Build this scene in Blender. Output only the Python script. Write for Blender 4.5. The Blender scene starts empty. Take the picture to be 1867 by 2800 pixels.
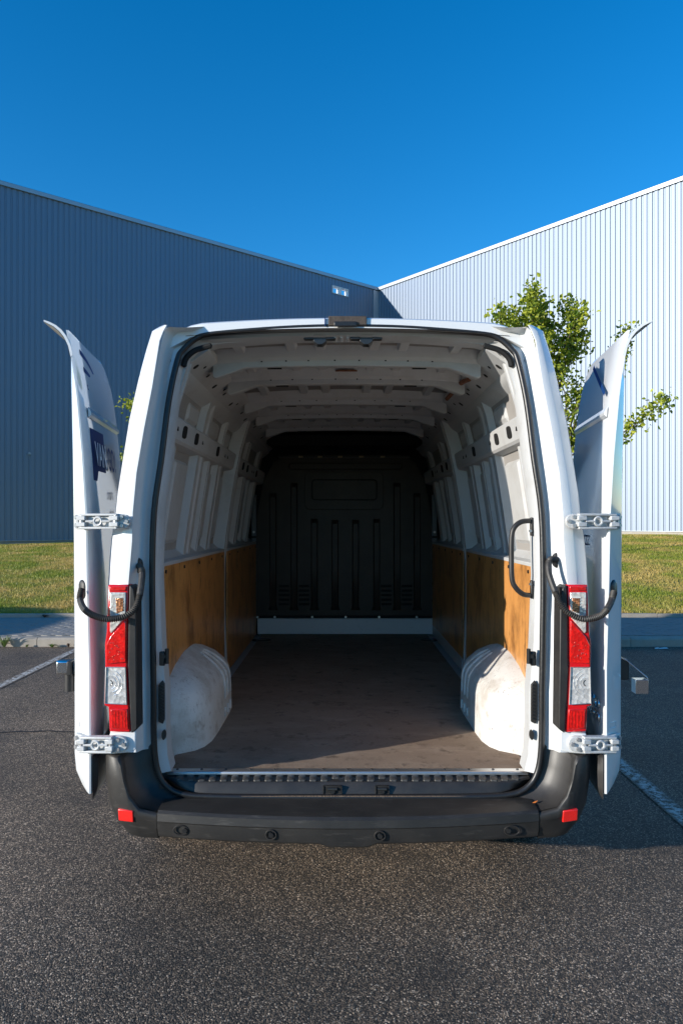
import bpy, bmesh, math, random
import numpy as np
from mathutils import Vector, Matrix

random.seed(7)
rng = np.random.default_rng(7)
scene = bpy.context.scene
col = scene.collection
R = math.radians

# ------------------------------------------------------------------ camera
CX, CY, CZ = -0.027, -3.15, 1.67          # eye, metres (van threshold is y = 0, ground z = 0)
F, PX, PY = 1920.0, 933.5, 1430.0         # focal length / principal point in source pixels
cam_d = bpy.data.cameras.new('camera')
cam = bpy.data.objects.new('camera', cam_d)
col.objects.link(cam)
cam.location = (CX, CY, CZ)
cam.rotation_euler = (R(90), 0, 0)
cam_d.sensor_fit = 'HORIZONTAL'
cam_d.sensor_width = 36.0
cam_d.lens = 36.0 * F / 1867.0
cam_d.shift_x = 0.0
cam_d.shift_y = 30.0 / 1867.0
cam_d.clip_start = 0.05
cam_d.clip_end = 2000
scene.camera = cam

# ------------------------------------------------------------------ light
SUN_AZ = 27.8      # light travels towards +x, +y at this angle from +x
SUN_EL = 12.5
world = bpy.data.worlds.new('World')
scene.world = world
world.use_nodes = True
wn, wl = world.node_tree.nodes, world.node_tree.links
wn.clear()
sky = wn.new('ShaderNodeTexSky')
sky.sky_type = 'NISHITA'
sky.sun_disc = False
sky.sun_elevation = R(SUN_EL)
to_sun = Vector((-math.cos(R(SUN_AZ)) * math.cos(R(SUN_EL)), -math.sin(R(SUN_AZ)) * math.cos(R(SUN_EL)), math.sin(R(SUN_EL))))
sky.sun_rotation = math.atan2(to_sun.x, to_sun.y)
sky.altitude = 300
sky.air_density = 1.0
sky.dust_density = 0.0
sky.ozone_density = 4.0
hs = wn.new('ShaderNodeHueSaturation')
hs.inputs['Saturation'].default_value = 1.255
hs.inputs['Value'].default_value = 1.5
bg = wn.new('ShaderNodeBackground')
bg.inputs['Strength'].default_value = 0.125
wo = wn.new('ShaderNodeOutputWorld')
wl.new(sky.outputs[0], hs.inputs['Color'])
wl.new(hs.outputs[0], bg.inputs['Color'])
wl.new(bg.outputs[0], wo.inputs['Surface'])

sun_d = bpy.data.lights.new('sun', 'SUN')
sun_d.energy = 5.0
sun_d.angle = R(0.5)
sun_d.color = (1.0, 0.93, 0.83)
sun = bpy.data.objects.new('sun', sun_d)
col.objects.link(sun)
sun.rotation_euler = to_sun.to_track_quat('Z', 'Y').to_euler()
sun.location = (-20, -12, 12)

scene.view_settings.view_transform = 'Standard'
scene.view_settings.look = 'None'
scene.view_settings.exposure = 0.40
scene.view_settings.gamma = 1.0
scene.view_settings.use_curve_mapping = False
scene.render.engine = 'CYCLES'
scene.cycles.max_bounces = 8
scene.cycles.diffuse_bounces = 5

# ------------------------------------------------------------------ helpers
def W(px, py, y):
    """source pixel seen at depth y -> point in the place"""
    d = y - CY
    return Vector(((px - PX) * d / F + CX, y, CZ + (PY - py) * d / F))

def Wf(px, py, fy):
    y = -0.2
    for _ in range(6):
        y = fy(W(px, py, y).z)
    return W(px, py, y)

def lerp_table(t, x):
    if x <= t[0][0]: return t[0][1]
    for (a, b), (c, d) in zip(t, t[1:]):
        if x <= c:
            return b + (d - b) * (x - a) / (c - a)
    return t[-1][1]

def tag(o, label=None, cat=None, group=None, kind=None):
    if label: o['label'] = label
    if cat: o['category'] = cat
    if group: o['group'] = group
    if kind: o['kind'] = kind
    return o

def empty(name, loc=(0, 0, 0), rz=0):
    o = bpy.data.objects.new(name, None)
    col.objects.link(o)
    o.empty_display_size = 0.2
    o.location = loc
    o.rotation_euler = (0, 0, rz)
    return o

def link(name, me, parent=None, loc=None):
    o = bpy.data.objects.new(name, me)
    col.objects.link(o)
    if parent: o.parent = parent
    if loc is not None: o.location = loc
    return o

class MB:
    def __init__(s):
        s.v = []; s.f = []
    def add(s, vs, fs):
        n = len(s.v)
        s.v += [tuple(p) for p in vs]
        s.f += [tuple(i + n for i in f) for f in fs]
        return s
    def box(s, c, d, m=None):
        x, y, z = (k / 2 for k in d)
        vs = [Vector(p) for p in ((-x,-y,-z),(x,-y,-z),(x,y,-z),(-x,y,-z),(-x,-y,z),(x,-y,z),(x,y,z),(-x,y,z))]
        if m is not None: vs = [m @ p for p in vs]
        vs = [p + Vector(c) for p in vs]
        return s.add(vs, [(0,3,2,1),(4,5,6,7),(0,1,5,4),(1,2,6,5),(2,3,7,6),(3,0,4,7)])
    def prism(s, poly, vec):
        n = len(poly); vec = Vector(vec)
        poly = [Vector(p) for p in poly]
        return s.add(poly + [p + vec for p in poly],
                     [tuple(range(n)), tuple(range(2*n-1, n-1, -1))] +
                     [(i, (i+1) % n, n + (i+1) % n, n + i) for i in range(n)])
    def loft(s, secs, ring=False, cap=False):
        n = len(secs[0]); vs = [p for q in secs for p in q]; fs = []
        for i in range(len(secs) - 1):
            for j in range(n if ring else n - 1):
                k = (j + 1) % n
                fs.append((i*n+j, i*n+k, (i+1)*n+k, (i+1)*n+j))
        if cap:
            fs.append(tuple(range(n))[::-1]); m = (len(secs)-1)*n
            fs.append(tuple(range(m, m+n)))
        return s.add(vs, fs)
    def tube(s, pts, r, n=8, closed=False, cap=True):
        pts = [Vector(p) for p in pts]; m = len(pts)
        rs = r if hasattr(r, '__len__') else [r]*m
        secs = []; up = None
        for i, p in enumerate(pts):
            a = pts[(i-1) % m] if (closed or i) else p
            b = pts[(i+1) % m] if (closed or i < m-1) else p
            t = (b - a).normalized()
            if up is None:
                up = t.orthogonal().normalized()
            up = (up - t * up.dot(t))
            up = up.normalized() if up.length > 1e-6 else t.orthogonal().normalized()
            w = t.cross(up)
            secs.append([p + rs[i]*(math.cos(2*math.pi*k/n)*up + math.sin(2*math.pi*k/n)*w) for k in range(n)])
        if closed: secs.append(secs[0])
        return s.loft(secs, ring=True, cap=cap and not closed)
    def cyl(s, a, b, r, n=12, r2=None):
        return s.tube([a, b], [r, r if r2 is None else r2], n)
    def mesh(s, name, mat, smooth=35):
        me = bpy.data.meshes.new(name)
        bm = bmesh.new()
        vs = [bm.verts.new(p) for p in s.v]
        for f in s.f:
            try: bm.faces.new([vs[i] for i in f])
            except ValueError: pass
        bmesh.ops.remove_doubles(bm, verts=bm.verts, dist=1e-5)
        bmesh.ops.recalc_face_normals(bm, faces=bm.faces)
        bm.to_mesh(me); bm.free()
        if mat: me.materials.append(mat)
        if smooth:
            me.polygons.foreach_set('use_smooth', [True]*len(me.polygons))
            me.set_sharp_from_angle(angle=R(smooth))
        return me
    def build(s, name, mat, parent=None, smooth=35, bevel=0, seg=2, loc=None):
        o = link(name, s.mesh(name, mat, smooth), parent, loc)
        if bevel:
            b = o.modifiers.new('bevel', 'BEVEL'); b.width = bevel; b.segments = seg
            b.limit_method = 'ANGLE'; b.angle_limit = R(40); b.harden_normals = False
        return o

def smooth_path(pts, n=6):
    pts = [Vector(p) for p in pts]; out = []
    for i in range(len(pts)-1):
        p0 = pts[max(i-1, 0)]; p1 = pts[i]; p2 = pts[i+1]; p3 = pts[min(i+2, len(pts)-1)]
        for k in range(n):
            t = k/n
            out.append(0.5*((2*p1) + (p2-p0)*t + (2*p0-5*p1+4*p2-p3)*t*t + (3*p1-p0-3*p2+p3)*t**3))
    out.append(pts[-1])
    return out

# ------------------------------------------------------------------ materials
def mat(name, base, rough=0.5, metal=0.0, coat=0.0, var=None, dirt=None, bump=None, spec=0.5, coords='Object', sub=0):
    m = bpy.data.materials.new(name); m.use_nodes = True
    nt = m.node_tree; n, l = nt.nodes, nt.links
    b = n['Principled BSDF']
    b.inputs['Base Color'].default_value = (*base, 1)
    b.inputs['Roughness'].default_value = rough
    b.inputs['Metallic'].default_value = metal
    b.inputs['Coat Weight'].default_value = coat
    b.inputs['Coat Roughness'].default_value = 0.05
    b.inputs['Specular IOR Level'].default_value = spec
    tc = n.new('ShaderNodeTexCoord')
    def noise(scale, detail=4, rough_=0.6, stretch=None):
        t = n.new('ShaderNodeTexNoise'); t.inputs['Scale'].default_value = scale
        t.inputs['Detail'].default_value = detail; t.inputs['Roughness'].default_value = rough_
        if stretch:
            mp = n.new('ShaderNodeMapping'); mp.inputs['Scale'].default_value = stretch
            l.new(tc.outputs[coords], mp.inputs['Vector']); l.new(mp.outputs[0], t.inputs['Vector'])
        else:
            l.new(tc.outputs[coords], t.inputs['Vector'])
        return t
    cur = None
    if var:       # (scale, other colour, amount, stretch)
        t = noise(var[0], 5, 0.65, var[3] if len(var) > 3 else None)
        mx = n.new('ShaderNodeMix'); mx.data_type = 'RGBA'
        mx.inputs[6].default_value = (*base, 1); mx.inputs[7].default_value = (*var[1], 1)
        mr = n.new('ShaderNodeMapRange'); mr.inputs[1].default_value = 0.35; mr.inputs[2].default_value = 0.68
        mr.inputs[4].default_value = var[2]
        l.new(t.outputs[0], mr.inputs[0]); l.new(mr.outputs[0], mx.inputs[0])
        cur = mx.outputs[2]
    if dirt:      # list of (scale, colour, lo, hi, amount, stretch)
        for d in dirt:
            t = noise(d[0], 6, 0.7, d[5] if len(d) > 5 else None)
            mx = n.new('ShaderNodeMix'); mx.data_type = 'RGBA'
            if cur is None: mx.inputs[6].default_value = (*base, 1)
            else: l.new(cur, mx.inputs[6])
            mx.inputs[7].default_value = (*d[1], 1)
            mr = n.new('ShaderNodeMapRange'); mr.inputs[1].default_value = d[2]; mr.inputs[2].default_value = d[3]
            mr.inputs[4].default_value = d[4]
            l.new(t.outputs[0], mr.inputs[0]); l.new(mr.outputs[0], mx.inputs[0])
            cur = mx.outputs[2]
    if cur is not None: l.new(cur, b.inputs['Base Color'])
    if bump:      # (scale, strength, distance)
        t = noise(bump[0], 3, 0.5, bump[3] if len(bump) > 3 else None)
        bp = n.new('ShaderNodeBump'); bp.inputs['Strength'].default_value = bump[1]; bp.inputs['Distance'].default_value = bump[2]
        l.new(t.outputs[0], bp.inputs['Height']); l.new(bp.outputs[0], b.inputs['Normal'])
    return m

M = {}
M['hinge'] = mat('shaded_hinge_paint', (0.50, 0.51, 0.51), 0.4, dirt=[(60, (0.30, 0.28, 0.25), 0.5, 0.7, 0.5)])  # greyer than the body white: shade on the hinges put into the colour
M['zinc'] = mat('zinc_bolt', (0.42, 0.42, 0.42), 0.35, metal=0.6)
M['paint'] = mat('white_paint', (0.72, 0.73, 0.73), 0.32, coat=0.6, dirt=[(7, (0.55, 0.54, 0.50), 0.58, 0.8, 0.35), (90, (0.25, 0.23, 0.2), 0.74, 0.8, 0.5)])
M['door_paint'] = mat('white_door_paint', (0.71, 0.72, 0.72), 0.07, coat=1.0, dirt=[(5, (0.6, 0.58, 0.54), 0.55, 0.8, 0.25)])
M['inner'] = mat('interior_paint', (0.47, 0.475, 0.475), 0.45, dirt=[(5, (0.30, 0.28, 0.25), 0.5, 0.75, 0.45), (60, (0.15, 0.12, 0.1), 0.7, 0.78, 0.6)])
M['skin'] = mat('inner_skin_primer', (0.31, 0.295, 0.28), 0.55, dirt=[(3, (0.23, 0.215, 0.20), 0.45, 0.7, 0.5)])
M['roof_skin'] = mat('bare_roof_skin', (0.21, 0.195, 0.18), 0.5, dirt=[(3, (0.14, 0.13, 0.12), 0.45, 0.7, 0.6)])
M['arch'] = mat('scuffed_white_plastic', (0.64, 0.63, 0.60), 0.45, dirt=[(6, (0.40, 0.34, 0.28), 0.47, 0.66, 0.6), (16, (0.25, 0.18, 0.13), 0.56, 0.67, 0.5), (30, (0.07, 0.055, 0.045), 0.62, 0.67, 0.85, (3, 3, 0.5)), (70, (0.08, 0.07, 0.06), 0.64, 0.67, 0.8)])
M['grime_and_shade'] = mat('grime_and_shade_paint', (0.30, 0.28, 0.25), 0.6, dirt=[(14, (0.10, 0.09, 0.08), 0.45, 0.7, 0.8)])  # dirty grey that also carries the shade under the door lips
M['black'] = mat('black_plastic', (0.018, 0.017, 0.017), 0.45, var=(9, (0.038, 0.034, 0.03), 0.8), dirt=[(35, (0.12, 0.11, 0.10), 0.66, 0.8, 0.5)], bump=(400, 0.12, 0.002))
M['bumper'] = mat('bumper_plastic', (0.017, 0.0165, 0.016), 0.5, var=(6, (0.034, 0.031, 0.028), 0.7), dirt=[(22, (0.12, 0.11, 0.10), 0.56, 0.74, 0.38, (0.4, 3, 3)), (120, (0.22, 0.21, 0.2), 0.7, 0.76, 0.5)], bump=(500, 0.12, 0.002))
M['rubber'] = mat('rubber', (0.014, 0.014, 0.015), 0.38, dirt=[(40, (0.10, 0.08, 0.06), 0.6, 0.8, 0.6)], bump=(60, 0.2, 0.003))
M['conduit'] = mat('dusty_conduit', (0.03, 0.028, 0.026), 0.55, dirt=[(50, (0.13, 0.11, 0.09), 0.5, 0.75, 0.7)])
M['bulkhead'] = mat('bulkhead_panel', (0.034, 0.026, 0.021), 0.4, spec=0.25, var=(4, (0.055, 0.042, 0.034), 0.7), dirt=[(40, (0.14, 0.12, 0.1), 0.68, 0.74, 0.4)], bump=(300, 0.15, 0.002))
M['ply'] = mat('varnished_plywood', (0.62, 0.29, 0.085), 0.42, coat=0.15, var=(2.6, (0.53, 0.235, 0.065), 0.8, (5, 5, .6)), dirt=[(2.8, (0.17, 0.07, 0.02), 0.48, 0.64, 0.75, (1.6, 1.6, 1.0)), (9, (0.12, 0.055, 0.02), 0.60, 0.70, 0.6), (60, (0.42, 0.18, 0.05), 0.5, 0.65, 0.5, (1, 1, .04)), (11, (0.09, 0.045, 0.02), 0.58, 0.68, 0.75, (2, 2, 0.7))], bump=(60, 0.15, 0.002, (3, 3, 0.4)))
M['floor'] = mat('mesh_floor_board', (0.235, 0.175, 0.13), 0.7, spec=0.06, var=(1.8, (0.33, 0.25, 0.185), 0.8), dirt=[(12, (0.10, 0.075, 0.06), 0.55, 0.75, 0.6), (5, (0.40, 0.32, 0.25), 0.50, 0.68, 0.45, (0.6, 1.6, 1)), (9, (0.06, 0.045, 0.035), 0.56, 0.68, 0.6), (160, (0.34, 0.27, 0.2), 0.55, 0.62, 0.35), (70, (0.03, 0.02, 0.015), 0.72, 0.76, 0.7)], bump=(140, 0.35, 0.004))
M['alu'] = mat('aluminium', (0.62, 0.62, 0.62), 0.35, metal=0.9, dirt=[(30, (0.2, 0.18, 0.16), 0.58, 0.75, 0.7)])
M['chrome'] = mat('chrome', (0.75, 0.75, 0.75), 0.12, metal=1.0)
M['dark_metal'] = mat('dark_metal', (0.05, 0.05, 0.05), 0.3, metal=0.6)
M['hole'] = mat('dark_opening', (0.006, 0.006, 0.006), 0.8)
M['navy'] = mat('navy_vinyl', (0.010, 0.040, 0.14), 0.6, spec=0.04)
M['white_vinyl'] = mat('white_vinyl', (0.80, 0.81, 0.82), 0.5, spec=0.3)
M['grey_vinyl'] = mat('grey_print', (0.12, 0.14, 0.18), 0.4)
M['rust'] = mat('rust', (0.16, 0.06, 0.03), 0.8, var=(30, (0.28, 0.12, 0.06), 0.8))
M['foam'] = mat('brown_foam', (0.05, 0.036, 0.028), 0.7, var=(25, (0.09, 0.07, 0.055), 0.8), bump=(120, 0.4, 0.004))
M['tread'] = mat('worn_tread_rubber', (0.035, 0.033, 0.031), 0.5, var=(20, (0.07, 0.065, 0.06), 0.8))
M['tyre'] = mat('tyre', (0.02, 0.02, 0.02), 0.8, bump=(80, 0.3, 0.004))
M['glass_dark'] = mat('tinted_glass', (0.02, 0.025, 0.03), 0.05, coat=1.0)

def lens(name, colr, rough, scale, metal, depth, bstr=0.5):
    m = bpy.data.materials.new(name); m.use_nodes = True
    n, l = m.node_tree.nodes, m.node_tree.links; b = n['Principled BSDF']
    b.inputs['Roughness'].default_value = rough; b.inputs['Metallic'].default_value = metal
    b.inputs['Coat Weight'].default_value = 1.0; b.inputs['Coat Roughness'].default_value = 0.03
    tc = n.new('ShaderNodeTexCoord'); v = n.new('ShaderNodeTexVoronoi'); v.inputs['Scale'].default_value = scale
    l.new(tc.outputs['Object'], v.inputs['Vector'])
    mx = n.new('ShaderNodeMix'); mx.data_type = 'RGBA'
    mx.inputs[6].default_value = (*colr, 1); mx.inputs[7].default_value = tuple(c*depth for c in colr) + (1,)
    w = n.new('ShaderNodeSeparateColor'); l.new(v.outputs['Color'], w.inputs[0])
    l.new(w.outputs[0], mx.inputs[0]); l.new(mx.outputs[2], b.inputs['Base Color'])
    bp = n.new('ShaderNodeBump'); bp.inputs['Strength'].default_value = bstr; bp.inputs['Distance'].default_value = 0.005
    l.new(v.outputs['Distance'], bp.inputs['Height']); l.new(bp.outputs[0], b.inputs['Normal'])
    return m
M['red'] = mat('red_lens_frame', (0.62, 0.006, 0.010), 0.15, coat=1.0)
M['red_lens'] = lens('red_lens', (0.95, 0.012, 0.008), 0.15, 75, 0.15, 0.60, .22)
M['red_dark'] = lens('dark_red_lens', (0.75, 0.010, 0.008), 0.2, 55, 0.1, 0.65, .2)
M['clear_lens'] = lens('clear_lens', (0.92, 0.90, 0.87), 0.16, 62, 0.35, 0.62, .35)
M['ribbed_lens'] = lens('ribbed_lens', (0.82, 0.76, 0.70), 0.16, 75, 0.35, 0.7, .3)
M['amber'] = lens('amber_bulb_cover', (0.65, 0.25, 0.10), 0.2, 120, 0.5, 0.5)
M['glint'] = mat('bright_red_glint', (0.98, 0.10, 0.06), 0.1, metal=0.6, coat=1.0)  # brighter than the lens red, for painted glints
M['reflector'] = lens('reflector_red', (0.90, 0.02, 0.015), 0.25, 200, 0.0, 0.9, .05)

# cladding: pale silver-blue coated steel
M['clad'] = mat('silver_metallic_cladding', (0.235, 0.278, 0.342), 0.60, metal=0.96, spec=0.3, var=(0.8, (0.215, 0.258, 0.322), 0.5, (1, 1, 0.05)))
M['trim'] = mat('coated_steel_trim', (0.42, 0.45, 0.49), 0.5, metal=0.75)
M['flash'] = mat('corner_flashing', (0.55, 0.57, 0.60), 0.5, metal=0.6)
M['concrete'] = mat('concrete', (0.40, 0.37, 0.33), 0.85, var=(3, (0.30, 0.28, 0.25), 0.8), dirt=[(12, (0.2, 0.18, 0.16), 0.58, 0.75, 0.6)], bump=(60, 0.4, 0.01))
M['kerb'] = mat('kerb_concrete', (0.36, 0.32, 0.27), 0.9, var=(4, (0.27, 0.24, 0.20), 0.8), dirt=[(30, (0.16, 0.14, 0.12), 0.6, 0.75, 0.6)], bump=(120, 0.5, 0.006))
M['paver'] = mat('grey_paver', (0.27, 0.255, 0.235), 0.9, var=(2.5, (0.21, 0.20, 0.185), 0.9), dirt=[(60, (0.13, 0.12, 0.11), 0.6, 0.75, 0.5)], bump=(150, 0.4, 0.004))
M['joint'] = mat('joint_sand', (0.06, 0.052, 0.042), 0.95)

def asphalt():
    m = bpy.data.materials.new('asphalt'); m.use_nodes = True
    n, l = m.node_tree.nodes, m.node_tree.links; b = n['Principled BSDF']
    b.inputs['Roughness'].default_value = 0.75
    tc = n.new('ShaderNodeTexCoord')
    v = n.new('ShaderNodeTexVoronoi'); v.inputs['Scale'].default_value = 180
    l.new(tc.outputs['Object'], v.inputs['Vector'])
    sc = n.new('ShaderNodeSeparateColor'); l.new(v.outputs['Color'], sc.inputs[0])
    cr = n.new('ShaderNodeValToRGB'); l.new(sc.outputs[0], cr.inputs[0])
    e = cr.color_ramp.elements
    e[0].position = 0.0; e[0].color = (0.018, 0.014, 0.011, 1)
    e[1].position = 1.0; e[1].color = (0.72, 0.56, 0.41, 1)
    for p, c in ((0.35, (0.052, 0.041, 0.031)), (0.6, (0.122, 0.088, 0.060)), (0.85, (0.24, 0.168, 0.11)), (0.94, (0.44, 0.33, 0.23))):
        k = e.new(p); k.color = (*c, 1)
    big = n.new('ShaderNodeTexNoise'); big.inputs['Scale'].default_value = 0.9; big.inputs['Detail'].default_value = 6
    l.new(tc.outputs['Object'], big.inputs['Vector'])
    mr = n.new('ShaderNodeMapRange'); mr.inputs[1].default_value = 0.3; mr.inputs[2].default_value = 0.7
    mr.inputs[3].default_value = 0.66; mr.inputs[4].default_value = 1.25
    l.new(big.outputs[0], mr.inputs[0])
    mx = n.new('ShaderNodeMix'); mx.data_type = 'RGBA'; mx.blend_type = 'MULTIPLY'; mx.inputs[0].default_value = 1
    l.new(cr.outputs[0], mx.inputs[6]); l.new(mr.outputs[0], mx.inputs[7])
    st = n.new('ShaderNodeTexNoise'); st.inputs['Scale'].default_value = 1.7; st.inputs['Detail'].default_value = 5
    l.new(tc.outputs['Object'], st.inputs['Vector'])
    m2 = n.new('ShaderNodeMapRange'); m2.inputs[1].default_value = 0.57; m2.inputs[2].default_value = 0.72; m2.inputs[4].default_value = 0.6
    l.new(st.outputs[0], m2.inputs[0])
    mx2 = n.new('ShaderNodeMix'); mx2.data_type = 'RGBA'; mx2.inputs[7].default_value = (0.03, 0.024, 0.02, 1)
    l.new(m2.outputs[0], mx2.inputs[0]); l.new(mx.outputs[2], mx2.inputs[6])
    l.new(mx2.outputs[2], b.inputs['Base Color'])
    inv = n.new('ShaderNodeMath'); inv.operation = 'SUBTRACT'; inv.inputs[0].default_value = 1.0
    l.new(v.outputs['Distance'], inv.inputs[1])
    ad = n.new('ShaderNodeMath'); ad.operation = 'MULTIPLY_ADD'; ad.inputs[1].default_value = 0.7
    l.new(sc.outputs[1], ad.inputs[0]); l.new(inv.outputs[0], ad.inputs[2])
    bp = n.new('ShaderNodeBump'); bp.inputs['Strength'].default_value = 0.9; bp.inputs['Distance'].default_value = 0.006
    l.new(ad.outputs[0], bp.inputs['Height']); l.new(bp.outputs[0], b.inputs['Normal'])
    return m
M['asphalt'] = asphalt()

def worn_line():
    m = M['asphalt'].copy(); m.name = 'worn_line_paint'
    n, l = m.node_tree.nodes, m.node_tree.links; b = n['Principled BSDF']
    src = b.inputs['Base Color'].links[0].from_socket
    tc = next(x for x in n if x.type == 'TEX_COORD')
    t = n.new('ShaderNodeTexNoise'); t.inputs['Scale'].default_value = 22; t.inputs['Detail'].default_value = 8; t.inputs['Roughness'].default_value = 0.8
    l.new(tc.outputs['Object'], t.inputs['Vector'])
    mr = n.new('ShaderNodeMapRange'); mr.inputs[1].default_value = 0.47; mr.inputs[2].default_value = 0.53
    l.new(t.outputs[0], mr.inputs[0])
    # ragged edges: fade by distance from the centre line (object x)
    sx = n.new('ShaderNodeSeparateXYZ'); l.new(tc.outputs['Object'], sx.inputs[0])
    ab = n.new('ShaderNodeMath'); ab.operation = 'ABSOLUTE'; l.new(sx.outputs[0], ab.inputs[0])
    ed = n.new('ShaderNodeMapRange'); ed.inputs[1].default_value = 0.03; ed.inputs[2].default_value = 0.062; ed.inputs[3].default_value = 1; ed.inputs[4].default_value = 0
    l.new(ab.outputs[0], ed.inputs[0])
    mu = n.new('ShaderNodeMath'); mu.operation = 'MULTIPLY'; l.new(mr.outputs[0], mu.inputs[0]); l.new(ed.outputs[0], mu.inputs[1])
    mx = n.new('ShaderNodeMix'); mx.data_type = 'RGBA'; mx.inputs[7].default_value = (0.62, 0.61, 0.58, 1)
    l.new(mu.outputs[0], mx.inputs[0]); l.new(src, mx.inputs[6]); l.new(mx.outputs[2], b.inputs['Base Color'])
    return m
M['line'] = worn_line()

def leafy(name, c1, c2, c3=None, trans=0.35, big=None):
    m = bpy.data.materials.new(name); m.use_nodes = True
    n, l = m.node_tree.nodes, m.node_tree.links; b = n['Principled BSDF']
    b.inputs['Roughness'].default_value = 0.5
    g = n.new('ShaderNodeNewGeometry')
    cr = n.new('ShaderNodeValToRGB'); l.new(g.outputs['Random Per Island'], cr.inputs[0])
    e = cr.color_ramp.elements
    e[0].color = (*c1, 1); e[1].color = (*c2, 1)
    cur = cr.outputs[0]
    if big:
        tc = n.new('ShaderNodeTexCoord'); t = n.new('ShaderNodeTexNoise'); t.inputs['Scale'].default_value = big; t.inputs['Detail'].default_value = 4
        l.new(tc.outputs['Object'], t.inputs['Vector'])
        mr = n.new('ShaderNodeMapRange'); mr.inputs[1].default_value = 0.42; mr.inputs[2].default_value = 0.62
        l.new(t.outputs[0], mr.inputs[0])
        mx = n.new('ShaderNodeMix'); mx.data_type = 'RGBA'; mx.inputs[7].default_value = (*c3, 1)
        l.new(mr.outputs[0], mx.inputs[0]); l.new(cur, mx.inputs[6]); cur = mx.outputs[2]
    l.new(cur, b.inputs['Base Color'])
    tr = n.new('ShaderNodeBsdfTranslucent'); l.new(cur, tr.inputs['Color'])
    ms = n.new('ShaderNodeMixShader'); ms.inputs[0].default_value = trans
    out = next(x for x in n if x.type == 'OUTPUT_MATERIAL')
    l.new(b.outputs[0], ms.inputs[1]); l.new(tr.outputs[0], ms.inputs[2]); l.new(ms.outputs[0], out.inputs['Surface'])
    return m
M['leaf'] = leafy('leaf', (0.10, 0.18, 0.015), (0.50, 0.52, 0.05), trans=0.35)
M['grass'] = leafy('grass_blades', (0.17, 0.23, 0.02), (0.34, 0.36, 0.04), (0.55, 0.40, 0.12), trans=0.3, big=0.9)
M['weed'] = leafy('weed_leaf', (0.09, 0.16, 0.03), (0.18, 0.24, 0.06))
M['dry_weed'] = leafy('dry_weed', (0.12, 0.05, 0.03), (0.18, 0.10, 0.05))
M['turf'] = mat('turf', (0.15, 0.19, 0.03), 0.95, var=(0.9, (0.34, 0.28, 0.09), 0.9), dirt=[(18, (0.05, 0.07, 0.015), 0.5, 0.7, 0.7)], bump=(35, 0.8, 0.05))
M['bark'] = mat('bark', (0.10, 0.075, 0.05), 0.9, var=(20, (0.05, 0.04, 0.03), 0.9), bump=(40, 0.7, 0.02))

# ------------------------------------------------------------------ ground
def sheet(name, x0, x1, y0, y1, z, m, kind='structure'):
    cx, cy = (x0+x1)/2, (y0+y1)/2
    me = MB().add([(x0-cx, y0-cy, 0), (x1-cx, y0-cy, 0), (x1-cx, y1-cy, 0), (x0-cx, y1-cy, 0)], [(0,1,2,3)]).mesh(name, m, 0)
    o = link(name, me, None, (cx, cy, z))
    return tag(o, kind=kind)

ground = sheet('ground', -600, 600, -600, 600, -0.06, M['turf'])
road = sheet('road', -60, 60, -60, 6.31, 0, M['asphalt'])
for i, (lx, y0, y1) in enumerate(((-3.52, 1.0, 6.30), (1.905, -0.9, 6.30))):
    o = sheet('parking_line', lx-0.065, lx+0.065, y0, y1, 0.004, M['line'])
    tag(o, ['worn white parking line left of the van', 'faded white parking line right of the van'][i])

M['tar'] = mat('tar_seam', (0.012, 0.011, 0.010), 0.7)
sm = MB(); secs = []
for i in range(60):
    x = -4.6 + i*.06; y = 2.42 + .05*math.sin(i*.21) + random.uniform(-.012, .012); w_ = random.uniform(.004, .016)
    secs.append([(x, y-w_, .003), (x, y+w_, .003)])
tag(sm.loft(secs).build('road_seam', M['tar'], None, 0), kind='structure')
KY, PVY, EDY = 6.31, 6.46, 8.30
pav = tag(MB().box((0, (PVY+EDY)/2, 0.045), (40, EDY-PVY, 0.12)).build('pavement', M['joint'], None, 0), kind='structure')
# kerb stones and edging stones, each its own piece
kerb = tag(MB().box((0, KY+0.075, -0.03), (40, 0.12, 0.1)).build('kerb', M['joint'], None, 0), kind='structure')
ks = MB().prism([(-0.496, 0, -0.05), (-0.496, 0.0, 0.095), (-0.496, 0.025, 0.12), (-0.496, 0.15, 0.12), (-0.496, 0.15, -0.05)], (0.992, 0, 0)).mesh('kerb_stone', M['kerb'], 20)
es = MB().box((0, 0.04, 0.09), (0.992, 0.08, 0.19)).mesh('edging_stone', M['kerb'], 20)
for i in range(-12, 12):
    link('kerb_stone', ks, kerb, (i+0.37, KY, 0)).rotation_euler = (0, 0, random.uniform(-0.004, 0.004))
    link('edging_stone', es, pav, (i+0.62, EDY, random.uniform(-0.004, 0.004)))

def paver_poly():
    g = 0.003
    xs = [0, .05, .10, .15, .20]; off = [0, .016, 0, -.016, 0]
    lo = [(min(max(x, g), .2-g), o+g) for x, o in zip(xs, off)]
    hi = [(min(max(x, g), .2-g), o+.1-g) for x, o in zip(xs, off)]
    return lo + hi[::-1]
pp = paver_poly()
pm = MB().prism([(x, y, 0) for x, y in pp], (0, 0, 0.025)).mesh('paver', M['paver'], 0)
rest = MB()
for r in range(18):
    y = PVY + 0.01 + r*0.1
    for c in range(-46, 46):
        x = c*0.2 + (0.1 if r % 2 else 0)
        d = y - CY
        u = [(xx - CX)*F/d + PX for xx in (x, x+0.2)]
        seen = (u[1] > -15 and u[0] < 200) or (u[1] > 1700 and u[0] < 1882)
        z = 0.105 + random.uniform(-0.0025, 0.0025)
        if seen:
            link('paver', pm, pav, (x, y, z))
        else:
            rest.prism([(x+a, y+b, z) for a, b in pp], (0, 0, 0.025))
o = rest.build('paving', M['paver'], pav, 0); tag(o, kind='stuff')

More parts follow.
